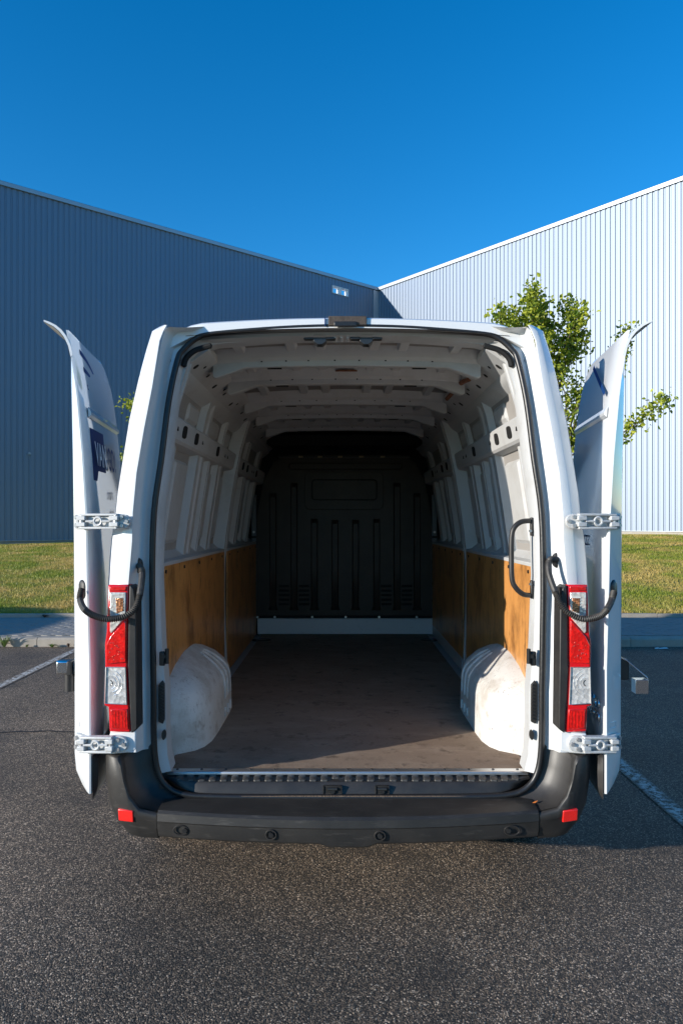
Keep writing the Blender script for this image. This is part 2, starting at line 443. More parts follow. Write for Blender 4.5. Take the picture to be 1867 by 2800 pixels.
def gz(x, y):
    d = max(0.0, y - EDY - 0.08)
    s = 0.073 + 0.0012*x
    dd = min(d, 12.5)
    return 0.165 + s*dd
gv = []; gf = []
xs = np.linspace(-32, 32, 65); ys = [8.38, 9, 10, 12, 14, 16, 18, 20, 22, 26, 32, 40]
for y in ys:
    for x in xs: gv.append((x, y, gz(x, y)))
nx = len(xs)
for j in range(len(ys)-1):
    for i in range(nx-1):
        gf.append((j*nx+i, j*nx+i+1, (j+1)*nx+i+1, (j+1)*nx+i))
lawn = tag(MB().add(gv, gf).build('lawn', M['turf'], None, 60), kind='structure')

# grass blades: dense in what can be seen, thinner elsewhere
def blades(n, x0, x1, y0, y1, keep=None):
    x = rng.uniform(x0, x1, n); y = y0 + (y1-y0)*rng.uniform(0, 1, n)**1.25
    if keep is not None:
        k = keep(x, y); x = x[k]; y = y[k]
    return x, y
def wedge(x, y):
    u = (x - CX)*F/(y - CY) + PX
    return ((u > -60) & (u < 330)) | ((u > 1560) & (u < 1930))
bx, by = blades(520000, -13, 13, 8.39, 25, wedge)
bx2, by2 = blades(40000, -13, 13, 8.39, 18)
bx = np.concatenate([bx, bx2]); by = np.concatenate([by, by2])
# keep the lawn out of the building
PL = (-11.99, 21.45); PC = (1.84, 32.65); PR = (11.78, 21.15)
def in_front(x, y):
    return (y < PL[1] + (x-PL[0])*0.8098 - 0.3) & (y < PR[1] - (x-PR[0])*1.157 - 0.3)
k = in_front(bx, by); bx = bx[k]; by = by[k]
nb = len(bx)
bz = 0.165 + (0.073 + 0.0012*bx)*np.minimum(np.maximum(0, by-EDY-0.08), 12.5)
h = rng.uniform(0.022, 0.06, nb); ang = rng.uniform(0, math.pi, nb); wd = rng.uniform(0.005, 0.010, nb)
lx = rng.normal(0, 0.022, nb); ly = rng.normal(0, 0.022, nb)
v = np.empty((nb, 3, 3))
v[:, 0] = np.stack([bx - np.cos(ang)*wd, by - np.sin(ang)*wd, bz-0.004], 1)
v[:, 1] = np.stack([bx + np.cos(ang)*wd, by + np.sin(ang)*wd, bz-0.004], 1)
v[:, 2] = np.stack([bx + lx, by + ly, bz + h], 1)
me = bpy.data.meshes.new('grass')
me.vertices.add(nb*3); me.vertices.foreach_set('co', v.ravel())
me.loops.add(nb*3); me.loops.foreach_set('vertex_index', np.arange(nb*3, dtype=np.int32))
me.polygons.add(nb); me.polygons.foreach_set('loop_start', np.arange(0, nb*3, 3, dtype=np.int32))
me.update(calc_edges=True); me.validate()
me.materials.append(M['grass'])
tag(link('grass', me), 'short dry green lawn grass between the paving and the warehouse', 'grass', kind='stuff')

# ------------------------------------------------------------------ warehouse
wh = empty('warehouse', (PC[0], PC[1], 1.0))
tag(wh, 'tall warehouse with ribbed metal walls meeting in an inner corner', 'building')
inv = Matrix.Translation(-Vector(wh.location))
RZ = 13.67
def rib_panel(z0, z1, width=1.0, pitch=0.2):
    pts = []; n = round(width/pitch)
    for i in range(n):
        b = i*pitch
        pts += [(b, 0), (b+0.020, -0.024), (b+0.138, -0.024), (b+0.158, 0)]
    pts.append((width, 0.0005))
    mb = MB()
    mb.loft([[(x, y, z0) for x, y in pts], [(x, y, z1) for x, y in pts]])
    return mb
def wall(p0, ang, i0, i1, z0, holes=()):
    full = rib_panel(z0, RZ-0.14).mesh('cladding_panel', M['clad'], 0)
    ca, sa = math.cos(ang), math.sin(ang)
    for i in range(i0, i1):
        loc = Vector((p0[0] + ca*i, p0[1] + sa*i, 0)) - Vector(wh.location)
        if i in holes:
            continue
        o = link('cladding_panel', full, wh, loc); o.rotation_euler = (0, 0, ang)
    def part(name, mb, m, at, smooth=20, bevel=0):
        o = mb.build(name, m, wh, smooth, bevel)
        o.location = Vector((p0[0] + ca*at, p0[1] + sa*at, 0)) - Vector(wh.location); o.rotation_euler = (0, 0, ang)
        return o
    for i in range(i0, i1, 4):
        n = min(4, i1-i)
        mb = MB().prism([(0.002, -0.09, RZ-0.16), (0.002, -0.09, RZ-0.02), (0.002, -0.075, RZ), (0.002, 0.3, RZ+0.01), (0.002, 0.3, RZ-0.16)], (n-0.004, 0, 0))
        part('coping', mb, M['trim'], i)
        part('plinth', MB().box((n/2, 0.12, z0-0.42), (n-0.01, 0.2, 0.80)), M['concrete'], i)
        part('drip_flashing', MB().box((n/2, -0.02, z0-0.012), (n-0.006, 0.08, 0.016)), M['trim'], i)
    return part
AL = math.atan2(PC[1]-PL[1], PC[0]-PL[0]); AR = math.atan2(PR[1]-PC[1], PR[0]-PC[0])
LL = math.hypot(PC[0]-PL[0], PC[1]-PL[1]); LR = math.hypot(PR[0]-PC[0], PR[1]-PC[1])
# left wall: 18 m in view, ends just outside the frame
nl = 19
ps = (PC[0] - math.cos(AL)*nl, PC[1] - math.sin(AL)*nl)
hole_i = nl - 3
partL = wall(ps, AL, 0, nl, 1.05, holes=(hole_i,))
for z0, z1 in ((1.05, RZ-0.86), (RZ-0.54, RZ-0.14)):
    o = rib_panel(z0, z1).build('cladding_panel', M['clad'], wh, 0)
    o.location = Vector((ps[0]+math.cos(AL)*hole_i, ps[1]+math.sin(AL)*hole_i, 0)) - Vector(wh.location); o.rotation_euler = (0, 0, AL)
fr = MB()
for (c, d) in (((.5, .08, RZ-.875), (1.0, .28, .03)), ((.5, .08, RZ-.525), (1.0, .28, .03)), ((.015, .08, RZ-.70), (.03, .28, .32)), ((.985, .08, RZ-.70), (.03, .28, .32)), ((.5, .08, RZ-.70), (.08, .28, .32))):
    fr.box(c, d)
o = partL('overflow_opening', fr, M['white_vinyl'], hole_i)
partL('corner_flashing', MB().box((0.0, -0.05, (RZ-.2+1.05)/2), (0.34, 0.02, RZ-1.25)), M['flash'], nl-0.19)
partL('wall_lamp', MB().box((0, -0.09, 4.15), (0.10, 0.10, 0.06)).cyl((0, -0.05, 4.19), (0, -0.14, 4.19), 0.025), M['trim'], nl-LL+0.95, bevel=0.01)
partR = wall(PC, AR, 0, 24, 1.386)
# closing walls behind so that the halls are solid volumes
def back_wall(a, b):
    mb = MB().add([(a[0], a[1], 0.3), (b[0], b[1], 0.3), (b[0], b[1], RZ-0.2), (a[0], a[1], RZ-0.2)], [(0,1,2,3)])
    o = mb.build('end_wall', M['clad'], wh, 0); o.location = -Vector(wh.location); return o
nL = Vector((-math.sin(AL), math.cos(AL))); nR = Vector((-math.sin(AR), math.cos(AR)))
back_wall(ps, (ps[0]+nL.x*30, ps[1]+nL.y*30))
pe = (PC[0]+math.cos(AR)*24, PC[1]+math.sin(AR)*24)
back_wall(pe, (pe[0]+nR.x*30, pe[1]+nR.y*30))
rf = MB().add([(ps[0]+nL.x*.3, ps[1]+nL.y*.3, RZ-1.6), (PC[0]+(nL.x+nR.x)*.3, PC[1]+(nL.y+nR.y)*.3, RZ-1.6), (pe[0]+nR.x*.3, pe[1]+nR.y*.3, RZ-1.6), (pe[0]+nR.x*30, pe[1]+nR.y*30, RZ-1.6), (PC[0], PC[1]+45, RZ-1.6), (ps[0]+nL.x*30, ps[1]+nL.y*30, RZ-1.6)], [(0,1,2,3,4,5)])
o = rf.build('roof', M['trim'], wh, 0); o.location = -Vector(wh.location)

# ------------------------------------------------------------------ trees
def leaf_cloud(centres, per, rad, size):
    vs = []; fs = []
    for c in centres:
        for _ in range(per):
            p = Vector(c) + Vector((random.gauss(0, rad), random.gauss(0, rad), random.gauss(0, rad*0.9)))
            s = size*random.uniform(0.55, 1.25)
            a = Vector((random.gauss(0,1), random.gauss(0,1), random.gauss(0,0.7))).normalized()
            b = a.cross(Vector((random.gauss(0,1), random.gauss(0,1), random.gauss(0,1)))).normalized()
            nn = a.cross(b)*0.18*s
            k = len(vs)
            vs += [p, p+a*s*0.35+b*s*0.34+nn, p+a*s*0.75+b*s*0.26+nn, p+a*s, p+a*s*0.75-b*s*0.26+nn, p+a*s*0.35-b*s*0.34+nn]
            fs += [(k, k+1, k+2, k+3), (k, k+3, k+4, k+5)]
    return vs, fs
def make_tree(label, dy, limbs, trunk, per, clump, leaf, base_py=None):
    y0 = dy + CY
    base = W(trunk[0][0], trunk[0][1], y0); base.z = gz(base.x, y0)
    t = empty('deciduous_tree', base); tag(t, label, 'tree', 'young trees on the lawn')
    def pos(p, k):
        q = W(p[0], p[1], y0); q.y += k; return q - base
    tr = smooth_path([Vector((0, 0, -0.1))] + [pos(p, 0) for p in trunk[1:]], 4)
    MB().tube(tr, [0.075*(1-0.85*i/len(tr)) for i in range(len(tr))], 8).build('trunk', M['bark'], t)
    cen = []
    for li, L in enumerate(limbs):
        yk = random.uniform(-0.9, 0.9)
        pts = [pos(p, yk*j/max(1, len(L)-1)) for j, p in enumerate(L)]
        sp = smooth_path(pts, 6)
        MB().tube(sp, [0.028*(1-0.85*i/len(sp)) for i in range(len(sp))], 5).build('limb', M['bark'], t)
        for i in range(len(sp)//4, len(sp)):
            for _ in range(2):
                sc_ = clump*(1.15 - 0.75*i/len(sp))
                cen.append(sp[i] + Vector((random.gauss(0, sc_), random.gauss(0, sc_*1.3), random.gauss(0, sc_))))
        for _ in range(3):
            cen.append(sp[-1] + Vector((random.gauss(0, .06), random.gauss(0, .06), random.gauss(0, .06))))
    for p in tr[len(tr)//2:]:
        for _ in range(3):
            cen.append(p + Vector((random.gauss(0, clump), random.gauss(0, clump*1.3), random.gauss(0, clump))))
    vs, fs = leaf_cloud(cen, per, leaf*1.0, leaf)
    MB_ = bpy.data.meshes.new('crown'); MB_.from_pydata([tuple(p) for p in vs], [], fs); MB_.materials.append(M['leaf'])
    link('crown', MB_, t)
    return t
make_tree('young leafy green tree standing beyond the right rear door', 19.0,
    [[(1520,1100),(1555,960),(1562,870),(1554,812)], [(1540,1000),(1580,900),(1578,838)], [(1500,960),(1450,890),(1408,862)], [(1490,900),(1455,850),(1445,812)],
     [(1545,1250),(1640,1215),(1720,1170),(1755,1140),(1798,1098)], [(1545,1150),(1650,1040),(1716,965),(1732,890)], [(1530,1050),(1580,950),(1600,905)],
     [(1545,1200),(1580,1120),(1590,1040)], [(1545,1250),(1560,1180),(1580,1220)], [(1520,1060),(1480,980),(1470,930)], [(1545,1230),(1600,1100),(1640,1080)],
     [(1550,1300),(1500,1200),(1450,1120)], [(1495,930),(1462,880),(1478,830)], [(1440,960),(1370,905),(1350,872)], [(1550,1300),(1620,1240),(1660,1250)],
     [(1540,1180),(1560,1080),(1545,990)], [(1550,1260),(1575,1200),(1600,1160)], [(1530,1090),(1525,1010),(1540,930)],
     [(1515,1040),(1500,960),(1510,880)], [(1505,1000),(1460,930),(1430,870)], [(1510,1020),(1545,930),(1568,870)], [(1490,900),(1475,860),(1464,800)], [(1500,940),(1430,900),(1415,850)]],
    [(1562,1650),(1558,1480),(1548,1300),(1522,1100),(1492,910),(1462,790)], 10, 0.11, 0.128)
make_tree('small green tree mostly hidden behind the left side of the van', 21.0,
    [[(465,1300),(420,1200),(358,1105)], [(465,1330),(400,1280),(322,1247)], [(470,1200),(430,1120),(362,1140)], [(475,1150),(520,1060),(560,1010)], [(470,1250),(540,1180),(600,1130)], [(470,1180),(450,1080),(470,1010)]],
    [(470,1650),(472,1450),(468,1300),(474,1150),(480,1020)], 12, 0.14, 0.12)

# ------------------------------------------------------------------ weeds along the kerb
def weed(name, px, py, y, n, hgt, spread, m, label):
    p = W(px, py, y); p.z = 0.002 if y < KY else 0.132
    vs = []; fs = []
    for _ in range(n):
        a = random.uniform(0, 2*math.pi); r = random.uniform(0.2, 1)*spread; hh = hgt*random.uniform(0.4, 1)
        d = Vector((math.cos(a), math.sin(a)*0.5, 0)); s = Vector((-d.y, d.x, 0))*random.uniform(0.005, 0.012)
        k = len(vs); mid = d*r*0.5 + Vector((0, 0, hh*0.8)); tip = d*r + Vector((0, 0, hh*random.uniform(0.5, 1)))
        vs += [Vector((0,0,0))-s*.4, s*.4, mid+s, tip, mid-s]
        fs += [(k, k+1, k+2, k+4), (k+2, k+3, k+4)]
    me = bpy.data.meshes.new(name); me.from_pydata([tuple(q) for q in vs], [], fs); me.materials.append(m)
    return tag(link(name, me, None, p), label, 'weed', 'weeds along the kerb')
weed('weed', 12, 1762, 6.24, 40, 0.20, 0.20, M['weed'], 'tallest straggly weed growing at the kerb by the left edge')
weed('weed', 73, 1771, 6.26, 22, 0.05, 0.05, M['weed'], 'small green rosette weed at the kerb foot left of the parking line')
weed('weed', 142, 1770, 6.25, 40, 0.06, 0.11, M['weed'], 'low spreading green weed at the kerb close to the left door')
weed('weed', 188, 1769, 6.26, 30, 0.07, 0.06, M['dry_weed'], 'reddish weed at the kerb touching the left door edge')
weed('weed', 122, 1690, 8.26, 60, 0.06, 0.10, M['dry_weed'], 'dry brown weed at the back of the paving by the lawn edging')

# ------------------------------------------------------------------ a neighbouring van, outside the frame, whose shadow falls on the lawn
nv = empty('parked_van', (-12.55, 1.7, 0))
tag(nv, 'grey van parked far to the left, only its shadow on the lawn shows', 'van')
secs = []
for y, top, hw_ in ((0, 1.0, .80), (.1, 1.3, .84), (.6, 1.75, .85), (1.1, 2.0, .84), (2.0, 2.02, .84), (3.3, 2.0, .84), (3.8, 1.85, .84), (4.5, 1.25, .84), (5.0, 1.1, .80), (5.2, .8, .72)):
    secs.append([(-hw_, y, .25), (-hw_-.03, y, .7), (-hw_*.95, y, top-.25), (-hw_*.8, y, top), (hw_*.8, y, top), (hw_*.95, y, top-.25), (hw_+.03, y, .7), (hw_, y, .25)])
MB().loft(secs, True, True).build('body', mat('grey_car_paint', (0.3, 0.31, 0.33), 0.3, coat=1), nv)
wheel_me = MB().tube([(-.1,0,0),(-.09,0,0),(.09,0,0),(.1,0,0)], [.27,.32,.32,.27], 24).mesh('wheel', M['tyre'])
for wx in (-.78, .78):
    for wy in (.9, 4.2):
        link('wheel', wheel_me, nv, (wx, wy, .32))

# ================================================================== THE VAN
van = empty('cargo_van', (0, 0, 0))
tag(van, 'white high roof cargo van with both rear doors open on an empty hold', 'van')
P = M['paint']
# leaning rear face: y of the rear plane at height z
LEAN = [(1.06, 0.0), (1.4, 0.009), (1.7, 0.015), (1.95, 0.029), (2.24, 0.054), (2.42, 0.082), (2.51, 0.100)]
def lean(z): return lerp_table(LEAN, z)
def yb(z): return -0.225 + lean(z)*1.3
def ys(z): return -0.115 + lean(z)*1.15
HW = [(.40, 1.0), (.7, 1.02), (1.1, 1.035), (1.4, 1.03), (1.52, 1.02), (1.75, .987), (2.06, .938), (2.28, .89), (2.44, .835)]
def hw(z): return lerp_table(HW, z)

# body shell (sides, roof, cab), starting behind the rear pillars
def body_ring(y0, top=1.0, ws=1.0, lean_on=False):
    pts = []
    zs_ = [.40, .7, 1.1, 1.4, 1.52, 1.75, 1.9, 2.06, 2.2, 2.28, 2.36, 2.44]
    for z in zs_: pts.append((hw(z), z))
    pts += [(.80, 2.49), (.74, 2.525), (.60, 2.555), (.35, 2.575), (0, 2.582)]
    full = [(-a, b) for a, b in pts] + [(a, b) for a, b in pts[-2::-1]]
    out = []
    for x, z in full:
        zz = .40 + (z-.40)*top
        out.append((x*ws, (y0 + (yb(z)-yb(1.0) if lean_on else 0)), zz))
    return out
secs = [body_ring(-.115, lean_on=True), body_ring(.3), body_ring(1.5), body_ring(3.0), body_ring(4.1), body_ring(4.5, .95), body_ring(4.9, .74), body_ring(5.2, .56, .99), body_ring(5.6, .46, .96), body_ring(5.85, .36, .9), body_ring(5.95, .2, .82)]
mb = MB().loft(secs)
n0 = len(secs[0]); last = len(secs)-1
mb.add(secs[-1], [tuple(range(n0))])
mb.build('body_shell', P, van, 40)
# underbody
MB().box((0, 2.9, .44), (1.9, 5.9, .1)).build('underbody', M['black'], van)
# wheels
for sx in (-1, 1):
    for wy in (0.72, 5.0):
        w = MB().tube([(-.10,0,0),(-.09,0,0),(.09,0,0),(.105,0,0)], [.30,.34,.34,.29], 28).build('wheel', M['tyre'], van, loc=(sx*.93, wy, .34))
        MB().cyl((.09*sx,0,0),(.118*sx,0,0), .2, 20, .17).build('rim', M['alu'], w)

# ---- rear pillars
OT = [(887,452),(895,432),(905,416),(950,402),(1010,385),(1148,353),(1346,321),(1393,317),(1499,301),(1599,296),(1727,290),(1928,287),(1938,300),(2000,303),(2062,300)]
IT = [(887,456),(905,446),(931,436),(1057,416),(1176,393),(1294,373),(1401,363),(1479,361),(1597,351),(1700,362),(1900,371),(2062,371)]
ST = [(887,560),(905,545),(925,520),(950,495),(978,480),(1097,456),(1255,436),(1401,416),(1578,410),(1775,412),(1997,414),(2070,420)]
PYS = [888, 893, 899, 905, 918, 931, 950, 978, 1010, 1057, 1097, 1148, 1176, 1255, 1294, 1346, 1401, 1440, 1479, 1540, 1597, 1660, 1727, 1800, 1900, 1927, 1940, 1980, 2058]
def mir(p, s): return Vector((p[0]*(-s), p[1], p[2]))      # s = -1 keeps the left side
for s in (-1, 1):
    secs = []
    for py in PYS:
        O = lerp_table(OT, py); I = lerp_table(IT, py); m_ = O + (I-O)*0.55
        po = Wf(O, py, lambda z: yb(z)+.05)
        pm_ = Wf(m_, py, lambda z: yb(z)+.004)
        pi = Wf(I, py, lambda z: yb(z)+.002)
        pi2 = Wf(I+3, py, lambda z: yb(z)+.012)
        side = Vector((-(hw(po.z)+.001) if po.z < 2.44 else po.x, po.y+.075, po.z))
        sec = [side, po, po + (pm_-po)*0.15 + Vector((0, -.004, 0)), pm_ - (pm_-po)*0.12 - Vector((0, .001, 0)), pm_, pi, pi2]
        secs.append([mir(p, s) for p in sec])
    MB().loft(secs).build('rear_pillar', P, van, 50)

# ---- jamb ring between pillars / header and the seal
JP = [(371,2058,415,2058),(371,1990,414,1990),(371,1900,413,1900),(362,1775,412,1775),(362,1700,411,1700),(351,1597,410,1597),(357,1530,411,1530),(361,1479,413,1479),(363,1401,416,1401),(373,1294,432,1280),
      (393,1176,446,1176),(416,1057,461,1060),(430,970,474,1000),(440,925,484,970),(448,903,495,950),(458,893,510,935),(476,894,531,919),(505,895,551,912),(560,892,580,906),(720,880,720,893),(933.5,872,933.5,885)]
jam = []
for a, b, c, d in JP:
    top = b < 893
    p = Wf(a+3, b, lambda z: yb(z)+.012) if not top else Wf(a, b, lambda z: ys(z)-.02)
    q = Wf(c, d, ys)
    g1 = p.lerp(q, .25); g2 = p.lerp(q, .6)
    dep = min(1, (q-p).length/.07)
    g1.y += .035*dep; g2.y += .045*dep
    q2 = q + Vector((0, .02, 0))
    jam.append([p, g1, g2, q + Vector((0, .012, 0)), q2])
full = jam + [[Vector((-p.x, p.y, p.z)) for p in r] for r in jam[-2::-1]]
MB().loft(full).build('door_frame', P, van, 60)

# ---- roof header: lit strip above the seal
secs = []
for xx in np.linspace(-0.80, 0.80, 33):
    px_like = abs(xx)
    ztop = 2.588 - 0.028*(px_like/.72)**2 - (0.03*max(0, px_like-.68)/.08)
    zbot = ztop - 0.052 if px_like < .55 else ztop - 0.052 - 0.06*(px_like-.55)
    yy = ys(2.5) - 0.02
    secs.append([(xx, yy+.07, ztop+.004), (xx, yy+.012, ztop), (xx, yy, ztop-.008), (xx, yy-.001, zbot+.004), (xx, yy+.02, zbot)])
MB().loft(secs).build('roof_header', P, van, 30)
def roofz(x): return 2.588 - 0.028*(abs(x)/.72)**2
# high brake light block and the narrow navy seam beside it
yH = ys(2.5) - 0.02
br = MB().prism([(-.085, yH-.001, 2.545), (-.085, yH-.012, 2.55), (-.085, yH-.012, 2.59), (-.085, yH+.03, 2.592), (-.085, yH+.03, 2.545)], (.17, 0, 0)).build('brake_light_housing', M['foam'], van, 20, .003)
MB().box((-.01, yH-.014, 2.553), (.10, .012, .022)).build('clip', M['rubber'], br, 20, .003)
MB().box((-.10, yH-.004, 2.565), (.004, .008, .04)).build('seam', M['navy'], br)

# ---- door seal
SP = [(933.5,2181),(800,2181),(650,2180),(560,2178),(517,2175),(480,2166),(452,2146),(434,2117),(424,2072),(420,2000),(420,1900),(418,1775),(416,1578),(421,1401),(441,1255),(461,1097),(485,985),(500,957),(535,926),(580,911),(720,899),(830,893),(933.5,891)]
left = [Wf(a, b, lambda z: ys(z)-.012) for a, b in SP]
path = left + [Vector((-p.x, p.y, p.z)) for p in left[-2:0:-1]]
sp = smooth_path(path + [path[0]], 4)[:-1]
MB().tube(sp, .0135, 8, closed=True).build('door_seal', M['rubber'], van, 80)

# ---- inner frame: flange between the seal and the hold
FT = []
for i, (a, b) in enumerate(SP[7:]):
    wdt = 13 if b < 1740 else (13 + 14*min(1, (b-1740)/90))
    FT.append((a, b, wdt))
secs = []
for a, b, wdt in FT:
    s0 = Wf(a, b, lambda z: ys(z)+.006)
    cxx, czz = 0, 1.5
    if b < 985:      # corner / top: move down and in
        k = (985-b)/(985-891)
        din = Vector((1-k, 0, -k*0.9)).normalized()
    else:
        din = Vector((1, 0, 0))
    w_ = wdt*.00165
    if b < 960: w_ = .040
    f1 = s0 + din*w_*.5 + Vector((0, .02, 0)); f2 = s0 + din*w_ + Vector((0, .035, 0)); f3 = f2 + Vector((0, .10, 0)) - din*.004
    secs.append([s0, f1, f2, f3])
secs = secs + [[Vector((-p.x, p.y, p.z)) for p in r] for r in secs[-2::-1]]
MB().loft(secs).build('inner_frame', M['inner'], van, 40)

# ---- roof header panel inside, sloping back to the first bow
secs = []
for xx in np.linspace(-.66, .66, 17):
    zr = roofz(xx)-.07
    secs.append([(xx, -.0, zr-.004), (xx, .05, zr-.012), (xx, .09, zr-.014), (xx, .105, zr+.006)])
MB().loft(secs).build('inner_header', M['inner'], van, 40)
for cx_ in (-.125, .085):
    lt = MB().prism([(cx_-.03, .025, 2.522), (cx_+.03, .025, 2.522), (cx_+.03, .025, 2.492), (cx_+.012, .025, 2.478), (cx_-.012, .025, 2.478), (cx_-.03, .025, 2.492)], (0, .05, 0))
    o = lt.build('door_latch', M['dark_metal'], van, 20, .003)
    for dx in (-.05, .05):
        MB().box((cx_+dx, .035, 2.506), (.045, .03, .013)).build('latch_ear', M['dark_metal'], o, 20, .004)
for k in range(3):
    MB().cyl((-.055+.022*k*1.3, .02, 2.514), (-.055+.022*k*1.3, .06, 2.503), .008, 8).build('pressed_rib', M['inner'], van)
for s in (-1, 1):      # dark curved openings in the upper corners
    pts = [W(x, y, .0) for x, y in ((502,1004),(506,985),(517,970),(535,957),(560,949),(580,944))]
    pts = [mir(p, s) for p in pts]
    MB().tube(smooth_path(pts, 4), [.004] + [.013]*(4*5-1) + [.003], 8).build('corner_slot', M['hole'], van)

# ---- sill, tread plate, threshold
sl = MB()
sec = []
for xx in np.linspace(-.80, .80, 33):
    e = max(0, (abs(xx)-.60)/.20); bow = .03*e*e
    sec.append([(xx, 0.02, .548), (xx, -.04, .548), (xx, -.098+bow*1.4, .543+bow*.3), (xx, -.106+bow*1.4, .535+bow*.3), (xx, -.118+bow*2.2, .497+bow*1.5), (xx, -.10+bow*2, .48+bow*1.5), (xx, 0.02, .45)])
sl.loft(sec)
sill = sl.build('sill_step', M['black'], van, 40)
pad = MB().loft([[(x*k, y*k, z) for x, y in ((-.015, -.022), (-.010, -.027), (.010, -.027), (.015, -.022), (.015, .022), (.010, .027), (-.010, .027), (-.015, .022))] for k, z in ((1.06, 0), (1, .005), (.86, .007))], True, True).mesh('tread_pad', M['tread'], 30)
for i in range(31):
    xx = -.735 + i*.049
    if abs(xx+.03-.0) < .0: continue
    sc_y = .5 if (-.09 < xx < .0 or .10 < xx < .18) else 1
    o = link('tread_pad', pad, sill, (xx + (-.004 if xx < 0 else .004), -.066 + (.012 if sc_y < 1 else 0) + .04*max(0, (abs(xx)-.62)/.2)**2, .5455)); o.scale = (1, sc_y, 1)
    o.rotation_euler = (0.06, 0, -xx*.22)
for xx, w_ in ((-.066, .078), (.148, .056)):
    lr = MB().box((xx, -.107, .516), (w_, .03, .036)).build('lock_recess', M['hole'], sill, 20, .003)
    for c, d in (((0, -.013, -.018), (w_, .012, .005)), ((-w_/2, -.013, 0), (.004, .012, .036)), ((w_/2, -.013, 0), (.004, .012, .036))):
        MB().box(Vector((xx, -.107, .516))+Vector(c), d).build('recess_lip', M['alu'] if c[2] else M['black'], lr)
    MB().cyl((xx-.02, -.125, .522), (xx+.02, -.125, .522), .007, 10).cyl((xx, -.112, .513), (xx, -.130, .513), .011, 12).build('lock_striker', M['dark_metal'], lr)
st = MB().prism([(-.80, -.041, .552), (-.80, -.041, .562), (-.80, -.036, .567), (-.80, .004, .567), (-.80, .004, .552)], (1.60, 0, 0)).build('threshold_strip', M['alu'], van, 20, .002)
scr = MB().cyl((0, 0, 0), (0, 0, .004), .007, 10, .005).mesh('screw', M['dark_metal'])
for i in range(15):
    link('screw', scr, st, (-.76+i*.1085, -.010, .566))
# perforated dusty band of the seal
MB().box((0, -.132, .492), (1.15, .012, .012)).build('seal_clip_band', mat('dusty_clip_band', (0.09, 0.06, 0.04), .8, var=(60, (.16, .11, .07), .8), bump=(180, .6, .01)), van, 0, .003)

# ---- bumper
def yc(x): return -.324 + .071*(x/.79)**2
secs = []
for xx in np.linspace(-.786, .786, 41):
    c = yc(xx); g = .004 if abs(xx) < .74 else 0
    zb = .352 + (.010 if abs(xx) > .1 else -.004)
    secs.append([(xx, -.10, .49), (xx, -.135, .487), (xx, c+.05, .486), (xx, c+.012, .480), (xx, c, .470), (xx, c-.004, .440), (xx, c+g, .433), (xx, c+g+.002, .40), (xx, c+.012, zb+.012), (xx, c+.03, zb), (xx, c+.12, zb-.004)])
bump = MB().loft(secs).build('rear_bumper', M['bumper'], van, 30)
for xx, dx in ((-.685, .016), (-.312, 0), (.128, 0), (.672, -.016)):
    c = yc(xx)
    ring = [(xx + .021*math.cos(a)*(1.45 if dx else 1), c+.001, .408 + .019*math.sin(a)) for a in np.linspace(0, 2*math.pi, 21)[:-1]]
    o = MB().tube(ring, .0035, 6, closed=True).build('parking_sensor', M['black'], bump, 60)
    MB().cyl((xx+dx, c+.006, .408), (xx+dx, c-.006, .408), .011, 14, .010).build('sensor_face', M['dark_metal'], o)
CORN = [(.792,-.253,.352,.470),(.866,-.252,.356,.487),(.907,-.248,.362,.54),(.930,-.244,.366,.61),(.943,-.241,.370,.675),(.958,-.237,.374,.700),(.990,-.222,.380,.703),(1.018,-.195,.388,.703),(1.032,-.145,.395,.70),(1.036,-.02,.42,.70),(1.036,.35,.45,.70)]
for s in (-1, 1):
    secs = []
    for i, (x, y, zb, zt) in enumerate(CORN):
        a_ = CORN[max(i-1, 0)]; b_ = CORN[min(i+1, len(CORN)-1)]
        t = Vector((b_[0]-a_[0], b_[1]-a_[1], 0)).normalized()
        n = Vector((t.y, -t.x, 0)); inw = -n
        k = min(1, max(0, (x-.90)/.13)); p = Vector((x, y, 0)); hgt = zt-zb
        def q(o, z): return p + inw*o + Vector((0, 0, z))
        sec = [q(.13+.03*k, zb-.004), q(.035+.05*k, zb), q(.014+.032*k, zb+.035), q(.004+.012*k, zb+.10 if hgt > .12 else zb+hgt*.55), q(0, zb+hgt*.7), q(0, zt-.012), q(.006, zt-.003), q(.016, zt), q(.06, zt+.002)]
        secs.append([Vector((v.x*s, v.y, v.z)) for v in sec])
    bc = MB().loft(secs).build('bumper_corner', M['bumper'], van, 50)
    # dark recess between the corner and the seal
    E = [(.79,-.238,.474),(.866,-.237,.491),(.907,-.233,.544),(.930,-.229,.614),(.943,-.226,.679),(.948,-.20,.704)]
    S_ = [(.70,-.125,.485),(.775,-.12,.52),(.812,-.118,.575),(.826,-.116,.63),(.832,-.115,.69),(.834,-.115,.715)]
    secs = []
    for e, q in zip(E, S_):
        e = Vector(e); q = Vector(q); m1 = e.lerp(q, .35) + Vector((0, .05, -.004)); m2 = e.lerp(q, .75) + Vector((0, .03, 0))
        secs.append([Vector((k.x*s, k.y, k.z)) for k in (e, m1, m2, q+Vector((0, .012, 0)))])
    MB().loft(secs).build('bumper_recess', M['black'], van, 50)
    fp = [(.886, -.2490, .430), (.952, -.2375, .433), (.953, -.2435, .484), (.887, -.2555, .481)]
    rfl = MB().prism([Vector((x*s, y, z)) for x, y, z in fp], (0, .03, 0)).build('reflector', M['reflector'], bc, 20, .004)
    # bolts in the recess
    for (bx_, by_, bz_) in ((.845, -.10, .70), (.80, -.115, .535)):
        MB().cyl((bx_*s, by_-.012, bz_), (bx_*s, by_+.02, bz_), .012, 10).build('recess_bolt', M['black'], bc)

